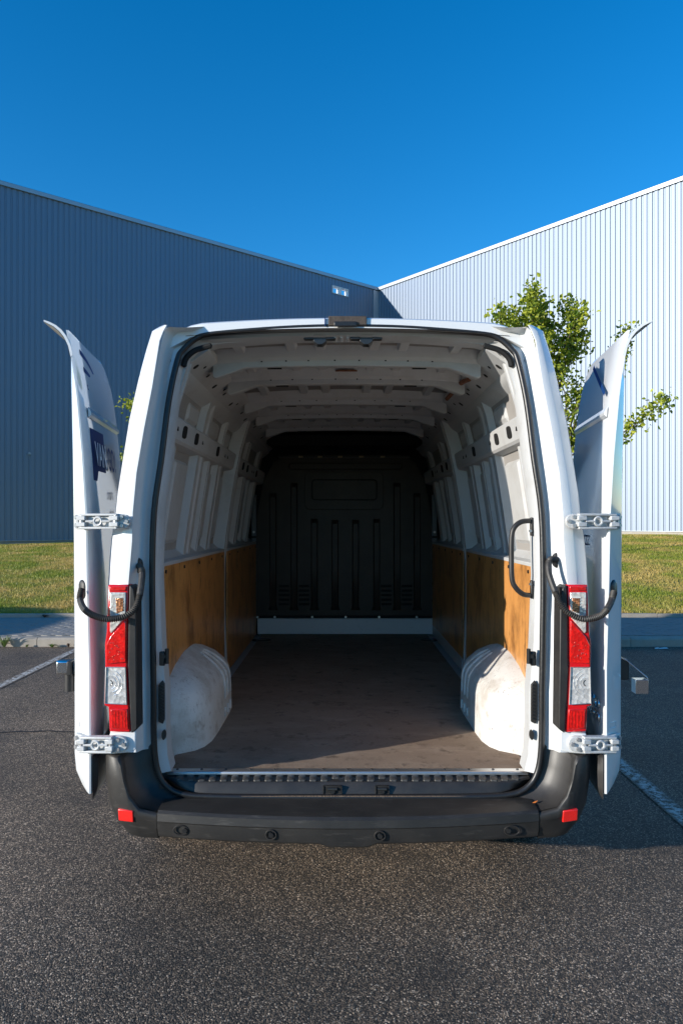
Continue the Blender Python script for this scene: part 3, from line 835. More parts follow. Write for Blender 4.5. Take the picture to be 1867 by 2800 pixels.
# ---- tail lights (polygons follow the left light; mirrored for the right one)
def poly(pts, y): return [W(a, b, y) for a, b in pts]
TL = -.246
for s in (-1, 1):
    def mk(name, pts, y, depth, m, parent, bevel=.003):
        p = [mir(q, s) for q in poly(pts, y)]
        return MB().prism(p, (0, depth, 0)).build(name, m, parent, 30, bevel)
    tl = mk('tail_light', [(295,1599),(352,1599),(349,1716),(348,1823),(353,1931),(357,2004),(299,2002),(296,1934),(284,1930),(287,1821),(286,1762),(291,1727)], TL+.010, .11, M['red'], van, .006)
    mk('cap_lens', [(300,1604),(345,1604),(344,1616),(299,1616)], TL+.004, .02, M['red_dark'], tl)
    mk('indicator_lens', [(300,1620),(344,1620),(343,1688),(304,1733),(300,1727)], TL+.003, .02, M['ribbed_lens'], tl)
    mk('amber_bulb', [(316,1636),(338,1636),(338,1672),(318,1678)], TL+.0005, .01, M['amber'], tl)
    mk('brake_lens', [(343,1696),(344,1812),(290,1816),(290,1764),(301,1741)], TL+.002, .02, M['red_lens'], tl)
    mk('reversing_lens', [(290,1825),(342,1825),(346,1927),(288,1924)], TL+.002, .02, M['clear_lens'], tl)
    mk('fog_lens', [(302,1940),(348,1940),(351,1996),(304,1994)], TL+.004, .02, M['red_dark'], tl)
    for k in range(7):
        z_ = 1632 + k*8
        mk('lens_rib', [(314,z_),(341,z_),(341,z_+3),(314,z_+3)], TL+.0015, .003, M['clear_lens'], tl, 0)
    cb = mir(W(300, 1868, TL+.004), s)
    for r_ in (.012, .026, .040, .054):
        pts = [cb + Vector((-s*r_*math.cos(a), -.001, r_*math.sin(a))) for a in np.linspace(-1.25, 1.25, 13)]
        pts = [p for p in pts if abs(p.z-cb.z) < .062]
        MB().tube(pts, .0024, 5).build('lamp_ring', M['clear_lens'] if r_ > .02 else M['dark_metal'], tl, 60)
    for k in range(4):
        x_ = 312 + k*9
        mk('lens_rib', [(x_,1946),(x_+3,1946),(x_+4,1990),(x_+1,1990)], TL+.003, .003, M['red_lens'], tl, 0)
    for k in range(16):  # small bright dots standing in for glints on the brake lens
        px_ = random.uniform(299, 338); py_ = random.uniform(1758, 1806)
        c_ = mir(W(px_, py_, TL+.003), s)
        MB().cyl(c_, c_ + Vector((random.uniform(-.001,.001), -.0022, random.uniform(-.001,.001))), .0042, 6, .0015).build('lens_glint', M['glint'], tl, 0)
    # lamp trim: ring edges round the reversing lamp
    rg = [mir(q, s) for q in poly([(290,1825),(342,1825),(346,1927),(288,1924)], TL)]
    MB().tube(rg, .003, 6, closed=True).build('lens_rim', M['alu'], tl)
    mk('lamp_trim', [(354,1600),(365,1609),(371,1647),(373,1826),(375,1995),(359,2006),(355,1931),(350,1823),(351,1716)], TL+.003, .09, M['black'], van, .004)

# ---- rear doors: opened about 263 degrees, folded back along the sides
DA = R(7)
DW = .78
def door_frame_axes(s):
    H = Vector((s*1.072, -.215, 0)); d = Vector((s*math.sin(DA), math.cos(DA), 0)); n = Vector((-s*math.cos(DA), math.sin(DA), 0))
    return H, d, n
def door_pt(s, u, z, o):
    """u along the width from the hinge, o outwards from the outer skin"""
    H, d, n = door_frame_axes(s)
    return H + d*u + n*(o - lean(z)) + Vector((0, 0, z))
def dz(z): return 1.67 + (z-1.67)*.96
ZS = [.535, .56, .61, .68, .8, 1.06, 1.23, 1.4, 1.55, 1.7, 1.83, 1.96, 2.1, 2.2, 2.27, 2.36, 2.43, 2.475]
def text_on_door(s, txt, u0, u1, z0, z1, m, name, parent, off=.002, depth=.0):
    cu = bpy.data.curves.new('lettering', 'FONT'); cu.body = txt
    cu.extrude = depth; cu.offset = .012
    ob = bpy.data.objects.new('lettering', cu); col.objects.link(ob)
    dg = bpy.context.evaluated_depsgraph_get()
    me = bpy.data.meshes.new_from_object(ob.evaluated_get(dg))
    bpy.data.objects.remove(ob); bpy.data.curves.remove(cu)
    me.name = name
    xs_ = [v.co.x for v in me.vertices]; ys_ = [v.co.y for v in me.vertices]; zmin = min(v.co.z for v in me.vertices)
    ax, bx_ = min(xs_), max(xs_); ay, by_ = min(ys_), max(ys_)
    for v in me.vertices:
        u = u0 + (u1-u0)*(v.co.x-ax)/(bx_-ax); z = z0 + (z1-z0)*(v.co.y-ay)/(by_-ay)
        v.co = door_pt(s, u, z, off + (v.co.z - zmin)*(1 if depth else 0))
    me.materials.clear(); me.materials.append(m)
    return link(name, me, parent)
def strip_on_door(s, pts, w0, w1, m, name, parent, off=.002):
    mb = MB(); secs = []
    q = smooth_path([Vector((u, z, 0)) for u, z in pts], 8)
    for i, p in enumerate(q):
        a = q[max(i-1, 0)]; b = q[min(i+1, len(q)-1)]; t = (b-a).normalized(); nn = Vector((-t.y, t.x, 0)); w = w0 + (w1-w0)*i/(len(q)-1)
        secs.append([door_pt(s, (p+nn*w).x, (p+nn*w).y, off), door_pt(s, (p-nn*w).x, (p-nn*w).y, off)])
    return mb.loft(secs).build(name, m, parent, 60)
for s in (-1, 1):
    secs = []
    for z in ZS:
        th = max(.092, lean(z)+.024) - lean(z)          # local thickness
        if z < .65: th *= 1 - .75*((.65-z)/.12)**2
        if z > 2.3: th = max(.012, th*(1-(z-2.28)/.22))
        ch = .085*th/.092
        far = DW - (.10*max(0, (z-2.33)/.14)**2)
        bul = .012*math.sin(min(1, max(0, (z-.5)/2))*math.pi)
        sec = [(.012, 0), (DW*.3, bul*.6), (DW*.6, bul), (far-.012, bul*.9), (far, bul*.9-.010), (far-.004, -th), (ch+.012, -th), (ch, -th+.006), (.003, -.010), (.004, -.003)]
        secs.append([door_pt(s, u, z, o) for u, o in sec])
    door = MB().loft(secs, True, True).build('rear_door', M['door_paint'], van, 35)
    door['label'] = 'left rear door folded back, with a blue block reading VAN GO!' if s < 0 else 'right rear door folded back, with a web address ending in CZ'
    # the curled top of the door skin, leaning out over the door
    H, d, n = door_frame_axes(s)
    secs = []
    for u in np.linspace(0.0, DW-.10, 9):
        zz = 2.47 + .022*u/DW
        cur = []
        k_ = 1.0 if u < DW*.75 else 1-.6*(u-DW*.75)/(DW*.25)
        prof = [(.0, -.10), (-.010, -.055), (-.026, -.020), (-.046, .006), (-.068, .024), (-.092, .036), (-.116, .044)]
        base = -lean(2.37)
        for o, z in prof: cur.append(H + d*(u+.002) + n*(base + o*k_ - .001) + Vector((0, 0, zz+z)))
        for o, z in prof[::-1]: cur.append(H + d*(u+.002) + n*(base + o*k_ - (.002 if o < -.11 else .010)) + Vector((0, 0, zz+z-.006)))
        secs.append(cur)
    MB().loft(secs, True, True).build('door_top_lip', M['door_paint'], door, 50)
    MB().loft([q[7:][::-1] for q in [[p + Vector((0, 0, -.0015)) - n*.0015 for p in c] for c in secs]]).build('lip_underside', M['grime_and_shade'], door, 50)  # darker strip: shade under the lip painted in, together with dirt
    # pressed lip across the skin
    secs = []
    for u in np.linspace(.115, .745, 9):
        secs.append([door_pt(s, u, z, o) for z, o in ((2.175, .008), (2.152, .020), (2.140, .019), (2.130, .006))])
    MB().loft(secs, True, True).build('pressed_lip', M['door_paint'], door, 20)
    # black lower trim
    secs = []
    for z, w_ in ((.51, .006), (.525, .014), (.56, .022), (.62, .024), (.68, .022), (.695, .006)):
        zz = z
        secs.append([door_pt(s, u, zz, o) for u, o in ((.004, .004), (.02, w_), (.70, w_+.01), (.76, .006))])
    MB().loft(secs).build('lower_trim', M['black'], door, 40)
    # rubber grommet for the wiring on the hinge edge
    _, d, n = door_frame_axes(s)
    cdir = (d*.085 - n*.082).normalized(); onrm = (-d*.085 - n*.085).normalized()
    gc = H + d*.038 - n*.036 + onrm*.005 + Vector((0, 0, 1.389))
    ring = []
    for k_ in (0, 1, 2):
        ring.append([gc + cdir*math.cos(a)*.029*(1, .95, .6)[k_] + Vector((0, 0, 1))*(math.sin(a)*.029*(1, .95, .6)[k_] + (.014 if math.sin(a) > 0 else -.014)) + onrm*(0, .007, .013)[k_] for a in np.linspace(0, 2*math.pi, 25)[:-1]])
    MB().loft(ring, True, True).build('grommet', M['conduit'] if s < 0 else M['rubber'], door, 50)
    # pressed mark low on the hinge edge
    pc = H + d*.042 - n*.044 + onrm*.002 + Vector((0, 0, .815))
    pr = [pc + cdir*a + Vector((0, 0, b)) for a, b in ((-.028, -.012), (.02, -.012), (.02, .012), (-.028, .012))]
    MB().tube(pr, .002, 6, closed=True).build('pressed_mark', M['door_paint'], door)
    # lock bracket sticking out beyond the door
    hb = H + d*.13 - n*.09
    bk = MB()
    out_ = -n
    def br_pt(a, b, z): return hb + out_*a + d*b + Vector((0, 0, z))
    if s > 0:
        bar = [br_pt(.0, .0, 1.09), br_pt(.035, .0, 1.075), br_pt(.115, -.02, 1.005), br_pt(.118, -.02, .995)]
        secs = []
        for q in bar: secs.append([q, q+d*.05, q+d*.05-Vector((0,0,.006)), q-Vector((0,0,.006))])
        bk.loft(secs, True, True)
        q = br_pt(.118, -.02, .997)
        bk.box(q + Vector((-.028, .02, -.032)), (.055, .045, .06))
        o = bk.build('lock_bracket', M['chrome'], door, 20, .006)
        MB().box(br_pt(.02, .03, 1.03), (.05, .05, .09)).build('lock_body', M['black'], o, 20, .006)
    else:
        bk.box(br_pt(.045, .0, 1.045), (.075, .045, .06))
        o = bk.build('lock_bracket', M['chrome'], door, 20, .008)
        MB().box(br_pt(.02, -.02, 1.045), (.02, .05, .062)).build('lock_body', M['black'], o, 20, .004)
        MB().cyl(br_pt(.03, .0, 1.015), br_pt(.03, .0, .94), .022, 14).build('lock_barrel', M['black'], o)
    if s < 0:
        strip_on_door(s, [(.14, dz(2.45)), (.30, dz(2.42)), (.44, dz(2.34)), (.54, dz(2.23))], .012, .006, M['navy'], 'arc_decal', door)
        strip_on_door(s, [(.16, dz(2.375)), (.28, dz(2.36)), (.40, dz(2.30)), (.475, dz(2.235))], .012, .006, M['navy'], 'arc_decal', door)
        strip_on_door(s, [(.18, dz(2.298)), (.25, dz(2.29)), (.32, dz(2.235))], .012, .006, M['navy'], 'arc_decal', door)
        mb = MB(); secs = []
        for z in np.linspace(dz(1.865), dz(2.105), 7): secs.append([door_pt(s, u, z, .002+.012*(u/DW)) for u in (.135, .22, .30, .385)])
        blk = mb.loft(secs).build('decal_block', M['navy'], door, 60)
        text_on_door(s, 'VAN', .15, .372, dz(1.935), dz(2.045), M['white_vinyl'], 'lettering', door, .016)
        text_on_door(s, 'GO!', .405, .585, dz(1.930), dz(2.045), M['navy'], 'lettering', door, .016)
        text_on_door(s, 'ovna', .40, .48, dz(1.785), dz(1.825), M['grey_vinyl'], 'lettering', door, .016)
        text_on_door(s, 'ek', .43, .48, dz(1.71), dz(1.74), M['grey_vinyl'], 'lettering', door, .016)
    else:
        strip_on_door(s, [(.50, dz(2.462)), (.33, dz(2.362)), (.155, dz(2.262))], .011, .011, M['navy'], 'stripe_decal', door, .016)
        text_on_door(s, 'O.CZ', .50, .31, dz(1.562), dz(1.612), M['navy'], 'lettering', door, .014)
        text_on_door(s, 'MOVANO', .50, .06, dz(.835), dz(.888), M['chrome'], 'lettering', door, .005, .003)
        text_on_door(s, 'CDTI', .30, .06, dz(.785), dz(.820), M['chrome'], 'lettering', door, .005, .003)

# ---- hinges
def hinge(s, bx0, bx1, dx0, dx1, y0, y1, label):
    """pixel boxes on the left side: body leaf bx, door leaf dx, rows y0..y1"""
    h = empty('door_hinge', (0, 0, 0)); h.parent = van
    mid = (y0+y1)/2
    b0 = W(bx0, mid, -.236); b1 = W(bx1, mid, -.226); zc = b0.z; hz = (y1-y0)*2.95/F/2
    def M_(p): return mir(p, s)
    # body leaf with a rounded end
    pl = []
    L = (b1.x-b0.x)
    for a in np.linspace(-90, 90, 9): pl.append(Vector((b1.x - hz*.9 + hz*.9*math.cos(R(a)), -.240, zc + hz*.92*math.sin(R(a)))))
    pl += [Vector((b0.x, -.240, zc+hz*.92)), Vector((b0.x, -.240, zc-hz*.92))]
    MB().prism([M_(p) for p in pl], (0, .02, 0)).build('body_leaf', M['hinge'], h, 30, .003)
    for (fx, fz) in ((.45, .55), (.45, -.55), (.78, 0)):
        c = Vector((b0.x+L*fx, -.240, zc+hz*fz))
        MB().cyl(M_(c), M_(c+Vector((0, -.011, 0))), .0095, 6, .008).build('hinge_bolt', M['zinc'], h)
    # door leaf on the hinge edge
    H, d, n = door_frame_axes(-1)
    cdir = (d*.085 - n*.082).normalized(); onrm = (-d*.085 - n*.085).normalized()
    dc = H + d*.042 - n*.045 + onrm*.010; dc.z = zc - (.008 if y0 > 1800 else 0)
    mm = Matrix((cdir, onrm, Vector((0, 0, 1)))).transposed()
    if s > 0:
        mmR = Matrix.Diagonal((-1, 1, 1)) @ mm
    else: mmR = mm
    MB().box(M_(dc), (.062, .016, hz*2.0), mmR).build('door_leaf', M['hinge'], h, 30, .004)
    for fz in (.52, -.52):
        c = dc + onrm*.006 + cdir*.012 + Vector((0, 0, hz*fz))
        MB().cyl(M_(c), M_(c+onrm*.013), .0105, 6, .009).build('hinge_bolt', M['zinc'], h)
    c = dc + onrm*.006 + cdir*.0
    MB().cyl(M_(c), M_(c+onrm*.010), .008, 10).build('hinge_pin', M['zinc'], h)
    # link: two knuckles, frame bars and the ring in the middle
    k1 = Vector((b0.x+.004, -.243, zc)); k2 = dc + onrm*.012 - cdir*.032
    k2.z = dc.z
    ax = (k2-k1).normalized(); fw = Vector((0, 0, 1)).cross(ax).normalized()
    if fw.y > 0: fw = -fw
    lk = MB()
    def lbox(t0, t1, z0, z1, th, off=0):
        a = k1.lerp(k2, t0); b = k1.lerp(k2, t1)
        m4 = [a+fw*off, b+fw*off, b+fw*(off-th), a+fw*(off-th)]
        lk.prism([M_(p+Vector((0, 0, z0))) for p in m4], (0, 0, z1-z0))
    lbox(-.06, 1.06, hz*.68, hz*.98, .030, .012)
    lbox(-.06, 1.06, -hz*.98, -hz*.68, .030, .012)
    lbox(.16, .84, -hz*.68, hz*.68, .006, -.006)
    for t0, t1 in ((-.10, .16), (.86, 1.12)):
        lbox(t0, t1, hz*.12, hz*.68, .03, .016); lbox(t0, t1, -hz*.68, -hz*.12, .03, .016)
    lko = lk.build('hinge_link', M['hinge'], h, 20, .003)
    rc = k1.lerp(k2, .5) + fw*.010
    ring = [M_(rc + ax*.017*math.cos(a) + Vector((0, 0, .017*math.sin(a)))) for a in np.linspace(0, 2*math.pi, 17)[:-1]]
    rg = MB().tube(ring, .0055, 6, closed=True)
    for sg in (-1, 1):
        rg.cyl(M_(rc+ax*.02*sg), M_(rc+ax*.055*sg), .006, 6, .004)
    rg.build('hinge_ring', M['hinge'], h)
    for kk in (k1, k2):
        MB().cyl(M_(kk+fw*.002+Vector((0,0,-hz*.75))), M_(kk+fw*.002+Vector((0,0,hz*.75))), .010, 8).build('hinge_pin', M['zinc'], h)
    return h
for s in (-1, 1):
    hinge(s, 316, 359, 201, 242, 1404, 1447, '')
    hinge(s, 303, 352, 192, 234, 2012, 2058, '')
# white corner under the tail light that carries the lower hinge
for s in (-1, 1):
    p = [mir(q, s) for q in (W(299,2006,-.225), W(372,1998,-.225), W(372,2052,-.225), W(345,2060,-.225), W(299,2064,-.225))]
    MB().prism(p, (0, .08, 0)).build('hinge_corner', P, van, 30, .006)

# ---- wiring conduits
def conduit(pts, s):
    sp_ = smooth_path(pts, 14)
    # resample evenly
    L = [0]
    for a, b in zip(sp_, sp_[1:]): L.append(L[-1]+(b-a).length)
    n = int(L[-1]/.0040); q = []; j = 0
    for i in range(n+1):
        t = L[-1]*i/n
        while j < len(L)-2 and L[j+1] < t: j += 1
        q.append(sp_[j].lerp(sp_[j+1], (t-L[j])/max(1e-9, L[j+1]-L[j])))
    lo, hi = (.30, .80) if s < 0 else (.34, .82)
    rs = []
    for i in range(n+1):
        f = i/n
        if lo < f < hi or f < .12 or f > .92: rs.append(.0122 + (.0022 if i % 2 else -.0022))
        elif f > .95: rs.append(.0105)
        else: rs.append(.0135)
    return MB().tube(q, rs, 10).build('wiring_conduit', M['conduit'], van, 30)
conduit([W(379,1546,-.15), W(388,1562,-.19), W(386,1601,-.235), W(374,1655,-.28), W(345,1684,-.31), W(298,1693,-.32), W(258,1684,-.31), W(230,1665,-.285), W(219,1637,-.255), W(223,1612,-.23)], -1)
conduit([W(1521,1530,-.15), W(1502,1533,-.19), W(1500,1566,-.215), W(1517,1617,-.25), W(1533,1653,-.285), W(1556,1677,-.31), W(1596,1693,-.325), W(1643,1683,-.31), W(1667,1653,-.28), W(1678,1618,-.235)], 1)
for px_, py_ in ((378, 1546), (1522, 1532)):
    c = W(px_, py_, -.135)
    secs = []
    for k_, (r_, y_) in enumerate(((1, .02), (1, -.006), (.75, -.012))):
        secs.append([c + Vector((.016*r_*math.cos(a), y_, .034*r_*math.sin(a))) for a in np.linspace(0, 2*math.pi, 21)[:-1]])
    MB().loft(secs, True, True).build('grommet', M['rubber'], van)

# ================================================================== hold
IN = M['inner']
MB().box((0, 1.95, .535), (1.96, 3.9, .025)).build('floor_pan', M['inner'], van, 0)
fl = MB().box((0, 1.925, .553), (1.64, 3.84, .014)).build('floor_board', M['floor'], van, 0)
for (px_, d) in ((715, 6.65), (1175, 6.65)):
    p = Vector(((px_-PX)*d/F + CX, d+CY, .5605))
    ring = [(p.x+.09*math.cos(a), p.y+.055*math.sin(a), .561) for a in np.linspace(0, 2*math.pi, 17)[:-1]]
    MB().tube(ring, .006, 5, closed=True).build('lashing_ring', M['dark_metal'], fl)
def xs_(z): return hw(z) - .062
def xi(z): return hw(z) - .128
LZ = [.55, .8, 1.1, 1.4, 1.6, 1.8, 2.0, 2.1, 2.2, 2.3, 2.4]
DBAY = (2.05, 3.85)
for s in (-1, 1):
    # outer skin seen from inside
    MB().loft([[(s*xs_(z), y, z) for z in LZ] for y in (-.02, 1.0, 2.0, 3.0, 3.87)]).build('inner_skin', M['skin'], van, 40)
    def rib(y0, y1, z0, z1, dep, name='wall_rib', m=IN):
        secs = []
        for z in np.linspace(z0, z1, 10):
            a = xs_(z)+.002
            secs.append([(s*a, y0-.02, z), (s*(a-dep), y0, z), (s*(a-dep), y0+(y1-y0)*.35, z), (s*(a-dep+.014), y0+(y1-y0)*.45, z), (s*(a-dep+.014), y0+(y1-y0)*.6, z), (s*(a-dep), y0+(y1-y0)*.7, z), (s*(a-dep), y1, z), (s*a, y1+.02, z)])
        return MB().loft(secs).build(name, m, van, 20)
    # rear frame post, wide ribs, main post
    rib(.02, .10, .56, 2.42, .07, 'rear_post')
    rib(.27, .33, 1.47, 2.08, .035)
    rib(.80, .98, 1.47, 2.08, .045); rib(.82, 1.0, 2.16, 2.36, .04)
    rib(1.17, 1.24, 1.47, 2.08, .035); rib(1.46, 1.62, 1.47, 2.08, .042); rib(1.5, 1.58, 2.16, 2.36, .03)
    rib(1.94, 2.05, .56, 2.42, .085, 'main_post')
    for a, b, dd in ((2.38, 2.44, .03), (2.64, 2.80, .042), (3.1, 3.18, .03), (3.4, 3.55, .04)):
        rib(a, b, 1.47, 2.08, dd)
        if dd > .035: rib(a, b, 2.16, 2.36, .03)
    def plate(y0, y1, z0, z1, dep=.012):
        secs = []
        for z, k in ((z0, 0), (z0+.02, 1), ((z0+z1)/2, 1), (z1-.02, 1), (z1, 0)):
            a = xs_(z)
            secs.append([(s*(a+.001), y0, z), (s*(a-dep*k), y0+.02, z), (s*(a-dep*k), y1-.02, z), (s*(a+.001), y1, z)])
        MB().loft(secs).build('pressed_panel', IN, van, 20)
    plate(.42, .72, 1.56, 2.0, .02); plate(1.04, 1.14, 1.56, 1.98, .016); plate(1.28, 1.42, 1.56, 2.0, .018); plate(1.68, 1.88, 1.56, 2.0, .016)
    plate(.50, .76, 2.2, 2.3, .014); plate(1.06, 1.40, 2.2, 2.3, .012); plate(1.64, 1.86, 2.2, 2.3, .012)
    plate(2.14, 2.34, 1.56, 2.0, .016); plate(2.86, 3.06, 1.56, 2.0, .016)
    for (yy, z0, z1) in ((.99, 1.5, 2.05), (.795, 1.5, 2.05), (1.25, 1.5, 2.05), (1.635, 1.5, 2.05)):
        MB().loft([[(s*(xs_(z)-.012), yy-.003, z), (s*(xs_(z)-.016), yy, z), (s*(xs_(z)-.012), yy+.003, z)] for z in np.linspace(z0, z1, 6)]).build('sealer_bead', M['grime_and_shade'], van)
    # waist rail with oval openings
    for (ya, yb_) in ((.10, 1.93), (2.06, 3.85)):
        secs = []
        for y in np.linspace(ya, yb_, 12):
            secs.append([(s*(xs_(2.05)+.002), y, 2.045), (s*(xi(2.06)+.01), y, 2.055), (s*xi(2.07), y, 2.068), (s*xi(2.16), y, 2.160), (s*(xi(2.17)+.01), y, 2.172), (s*(xs_(2.18)+.002), y, 2.182)])
        rail = MB().loft(secs).build('waist_rail', IN, van, 30)
        for yy in ((.30, .58, 1.22) if ya < 1 else (2.35, 2.6, 3.2)):
            lean_x = (xi(2.16)-xi(2.07))
            secs = []
            for oo in (0, -.003):
                secs.append([(s*(xi(2.07)+lean_x*(.5+.36*math.sin(a))-(.0015 - oo)), yy+.042*math.copysign(abs(math.cos(a))**.6, math.cos(a)), 2.115+.030*math.copysign(abs(math.sin(a))**.6, math.sin(a))) for a in np.linspace(0, 2*math.pi, 17)[:-1]])
            MB().loft(secs, True, True).build('rail_slot', M['hole'], rail)
        for yy in ((.16, .75, 1.5, 1.6) if ya < 1 else (2.9, 3.0)):
            MB().box((s*(xi(2.115)), yy, 2.115), (.006, .016, .02)).build('rail_slot', M['hole'], rail)
    # ledge over the plywood
    for (ya, yb_) in ((.12, 1.93), (2.06, 3.85)):
        MB().prism([(s*(xs_(1.45)+.003), ya, 1.435), (s*(xs_(1.52)+.003), ya, 1.53), (s*.915, ya, 1.488), (s*.872, ya, 1.480), (s*.872, ya, 1.462)], (0, yb_-ya, 0)).build('wall_ledge', IN, van, 20, .003)
    # cant rail under the roof with punched holes
    pr = [(s*.845, .06, 2.30), (s*.775, .06, 2.345), (s*.755, .06, 2.365), (s*.745, .06, 2.385), (s*.635, .06, 2.462), (s*.635, .06, 2.49), (s*.80, .06, 2.49), (s*.86, .06, 2.36)]
    cr_ = MB().prism(pr, (0, 3.8, 0)).build('cant_rail', IN, van, 20)
    nrm = Vector((-.077, 0, -.110)).normalized()
    for i, yy in enumerate((.16, .25, .40, .55, .64, .82, .9, .98, 1.2, 1.3, 1.6, 1.68, 1.85, 2.2, 2.3, 2.5, 2.9)):
        t = (.30, .52, .40, .62)[i % 4]; sz = (.028, .016, .022, .012)[i % 4]
        c = Vector((s*(.745-.110*t), yy, 2.385+.077*t-.0005))
        mm = Matrix.Rotation(math.atan2(.077, -.110*s) , 3, 'Y')
        MB().cyl(c + Vector((-s*.0008, 0, -.0012)), c + Vector((s*.004, 0, .005)), sz*.6, 8).build('punched_hole', M['hole'], cr_)
    # plywood lining
    for (ya, yb_) in ((.13, 1.925), (2.065, 3.84)):
        if s > 0 and ya > 1: z0 = .66
        else: z0 = .562
        pl = MB().box((s*.878, (ya+yb_)/2, (z0+1.465)/2), (.009, yb_-ya, 1.465-z0)).build('plywood_panel', M['ply'], van, 0)
        for k in range(5):
            yy = ya + .10 + k*(yb_-ya-.2)/4
            MB().cyl((s*.8745, yy, 1.435), (s*.868, yy, 1.435), .009, 8).build('screw', M['dark_metal'], pl)
    # wheel arch cover
    FP = [(.885, .17), (.845, .19), (.80, .225), (.74, .27), (.705, .33), (.685, .42), (.68, .55), (.68, .75), (.68, .95), (.685, 1.06), (.705, 1.14), (.74, 1.20), (.80, 1.25), (.885, 1.28)]
    LV = [(.556, 0), (.68, .01), (.77, .03), (.815, .08), (.85, .19), (.90, .42), (.945, .68), (.972, .87), (.985, 1.0)]
    secs = []
    for z, f in LV:
        ring = []
        for x, y in FP:
            yy = y + (.74 - y)*(f**1.9)*.86
            xx = x + (.885 - x)*f
            if f > 0.0: ring.append((s*xx, yy, z))
            else: ring.append((s*xx, yy, z))
        secs.append(ring)
    ac = MB().loft(secs).build('wheel_arch_cover', M['arch'], van, 60)
    for yy in (.78, .87, .96):
        pts = []
        for z, f in LV[1:7]:
            k_ = (yy-.74)*(1-(f**1.9)*.86)+.74
            pts.append((s*(.68+(.885-.68)*f-.001), k_+.02, z))
        pts = smooth_path(pts, 3)
        MB().tube(pts, [.004]+[.008]*(len(pts)-2)+[.003], 6).build('arch_rib', M['arch'], ac)
        MB().tube([(s*.679, yy+.01, .585), (s*.679, yy+.012, .635)], .007, 6).build('arch_rib', M['arch'], ac)
    # air vent in the rear frame, striker, plug
    vc = mir(W(441, 1921, -.104), s)
    o = MB().prism([Vector((vc.x+dx, vc.y, vc.z+dz)) for dx, dz in ((-.013, -.085), (.006, -.095), (.014, -.075), (.014, .08), (.004, .095), (-.013, .075))], (0, .012, 0)).build('air_vent', M['black'], van, 20, .003)
    for k in range(11):
        MB().box((vc.x, vc.y-.003, vc.z-.072+k*.0145), (.020, .006, .005), Matrix.Rotation(R(25), 3, 'Y')).build('vent_slat', M['rubber'], o)
    kc = mir(W(444, 1801, -.11), s)
    o = MB().box(kc, (.024, .02, .062)).build('door_striker', M['dark_metal'], van, 20, .005)
    cxs = kc + Vector((-s*.022, -.01, .012))
    MB().cyl(cxs + Vector((0,0,-.032)), cxs + Vector((0,0,.032)), .009, 10).box(cxs+Vector((s*.01,0,0)), (.022,.014,.016)).build('striker_pin', M['dark_metal'], o)
    pc_ = mir(W(448, 2010, -.10), s)
    MB().loft([[pc_ + Vector((.009*math.cos(a), y_, .021*math.sin(a))) for a in np.linspace(0, 2*math.pi, 15)[:-1]] for y_ in (0.01, -.006)], True, True).build('frame_plug', M['black'], van)

# rust streak on the right cant rail
rp = [W(1283,1036,.62), W(1262,1046,.75), W(1240,1070,.95), W(1222,1090,1.15)]
MB().tube(smooth_path([q + Vector((.0, 0, 0.0)) for q in rp], 4), .014, 6).build('rusty_bracket', M['rust'], van)
# grab handle on the right
hp = [W(1447,1424,-.04), W(1425,1427,-.055), W(1407,1441,-.06), W(1399,1466,-.06), W(1398,1525,-.06), W(1400,1585,-.06), W(1412,1610,-.06), W(1430,1625,-.055), W(1447,1628,-.04)]
gh = MB().tube(smooth_path(hp, 5), .0115, 10).build('grab_handle', M['black'], van, 60)
for py_ in (1440, 1612):
    c = W(1453, py_, -.035)
    f = MB().box(c, (.011, .02, .082)).build('handle_foot', M['black'], gh, 20, .004)
    c2 = W(1451, py_+ (12 if py_ < 1500 else -14), -.05)
    MB().cyl(c2, c2+Vector((0, .012, 0)), .006, 8).build('screw', M['alu'], f)

# ---- ceiling
def ceil_z(x): return 2.535 - .03*(x/.7)**2
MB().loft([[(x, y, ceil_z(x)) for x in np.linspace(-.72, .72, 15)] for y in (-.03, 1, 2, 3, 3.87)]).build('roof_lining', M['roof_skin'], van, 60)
BOWS = [.31, .76, 1.44, 2.04, 2.72]
for yy in BOWS:
    secs = []
    for x in (-.66, -.645, -.56, -.50, -.30, 0, .30, .50, .56, .645, .66):
        dz = .045 if abs(x) > .6 else (.02 if abs(x) > .53 else 0)
        zb = 2.447 - .014*(x/.6)**2 - dz + (.006 if abs(x) > .655 else 0); zt = zb + .030 + dz*.9; zc = ceil_z(x) + .002
        secs.append([(x, yy-.055, zc), (x, yy-.022, zt+.010), (x, yy-.006, zt+.002), (x, yy, zt-.004), (x, yy+.004, zb+.004), (x, yy+.010, zb), (x, yy+.070, zb+.004), (x, yy+.076, zb+.02), (x, yy+.11, zc)])
    bw = MB().loft(secs).build('roof_bow', IN, van, 25)
    for x in (-.42, -.30, -.19, -.06, .06, .19, .30, .42):
        MB().box((x, yy+.0015, 2.463 - .012*(x/.6)**2 + (.010 if round(x*100) % 4 else -.004)), (.008, .008, .008)).build('punched_hole', M['hole'], bw)
    for x in (-.36, .36):
        MB().box((x, yy+.042, 2.446 - .014*(x/.6)**2), (.07, .02, .004)).build('punched_hole', M['hole'], bw)
YB = [-.02] + BOWS + [3.2]
for a, b in zip(YB, YB[1:]):
    for x in (-.52, -.27, -.13, .13, .27, .52):
        y0, y1 = a+.11, b-.04
        if a < 0: y0 = .12
        zc = ceil_z(x)
        MB().prism([(x-.030, y0, zc), (x-.020, y0, zc-.022), (x+.020, y0, zc-.022), (x+.030, y0, zc)], (0, y1-y0, 0)).build('roof_rib', IN, van, 20)
    # pressed edges at the sides of each bay
MB().prism([(-.05, .74, 2.512), (.05, .74, 2.512), (.06, .72, 2.512), (.04, .70, 2.512), (-.04, .70, 2.512), (-.06, .72, 2.512)], (0, 0, -.006)).build('rust_patch', M['rust'], van)

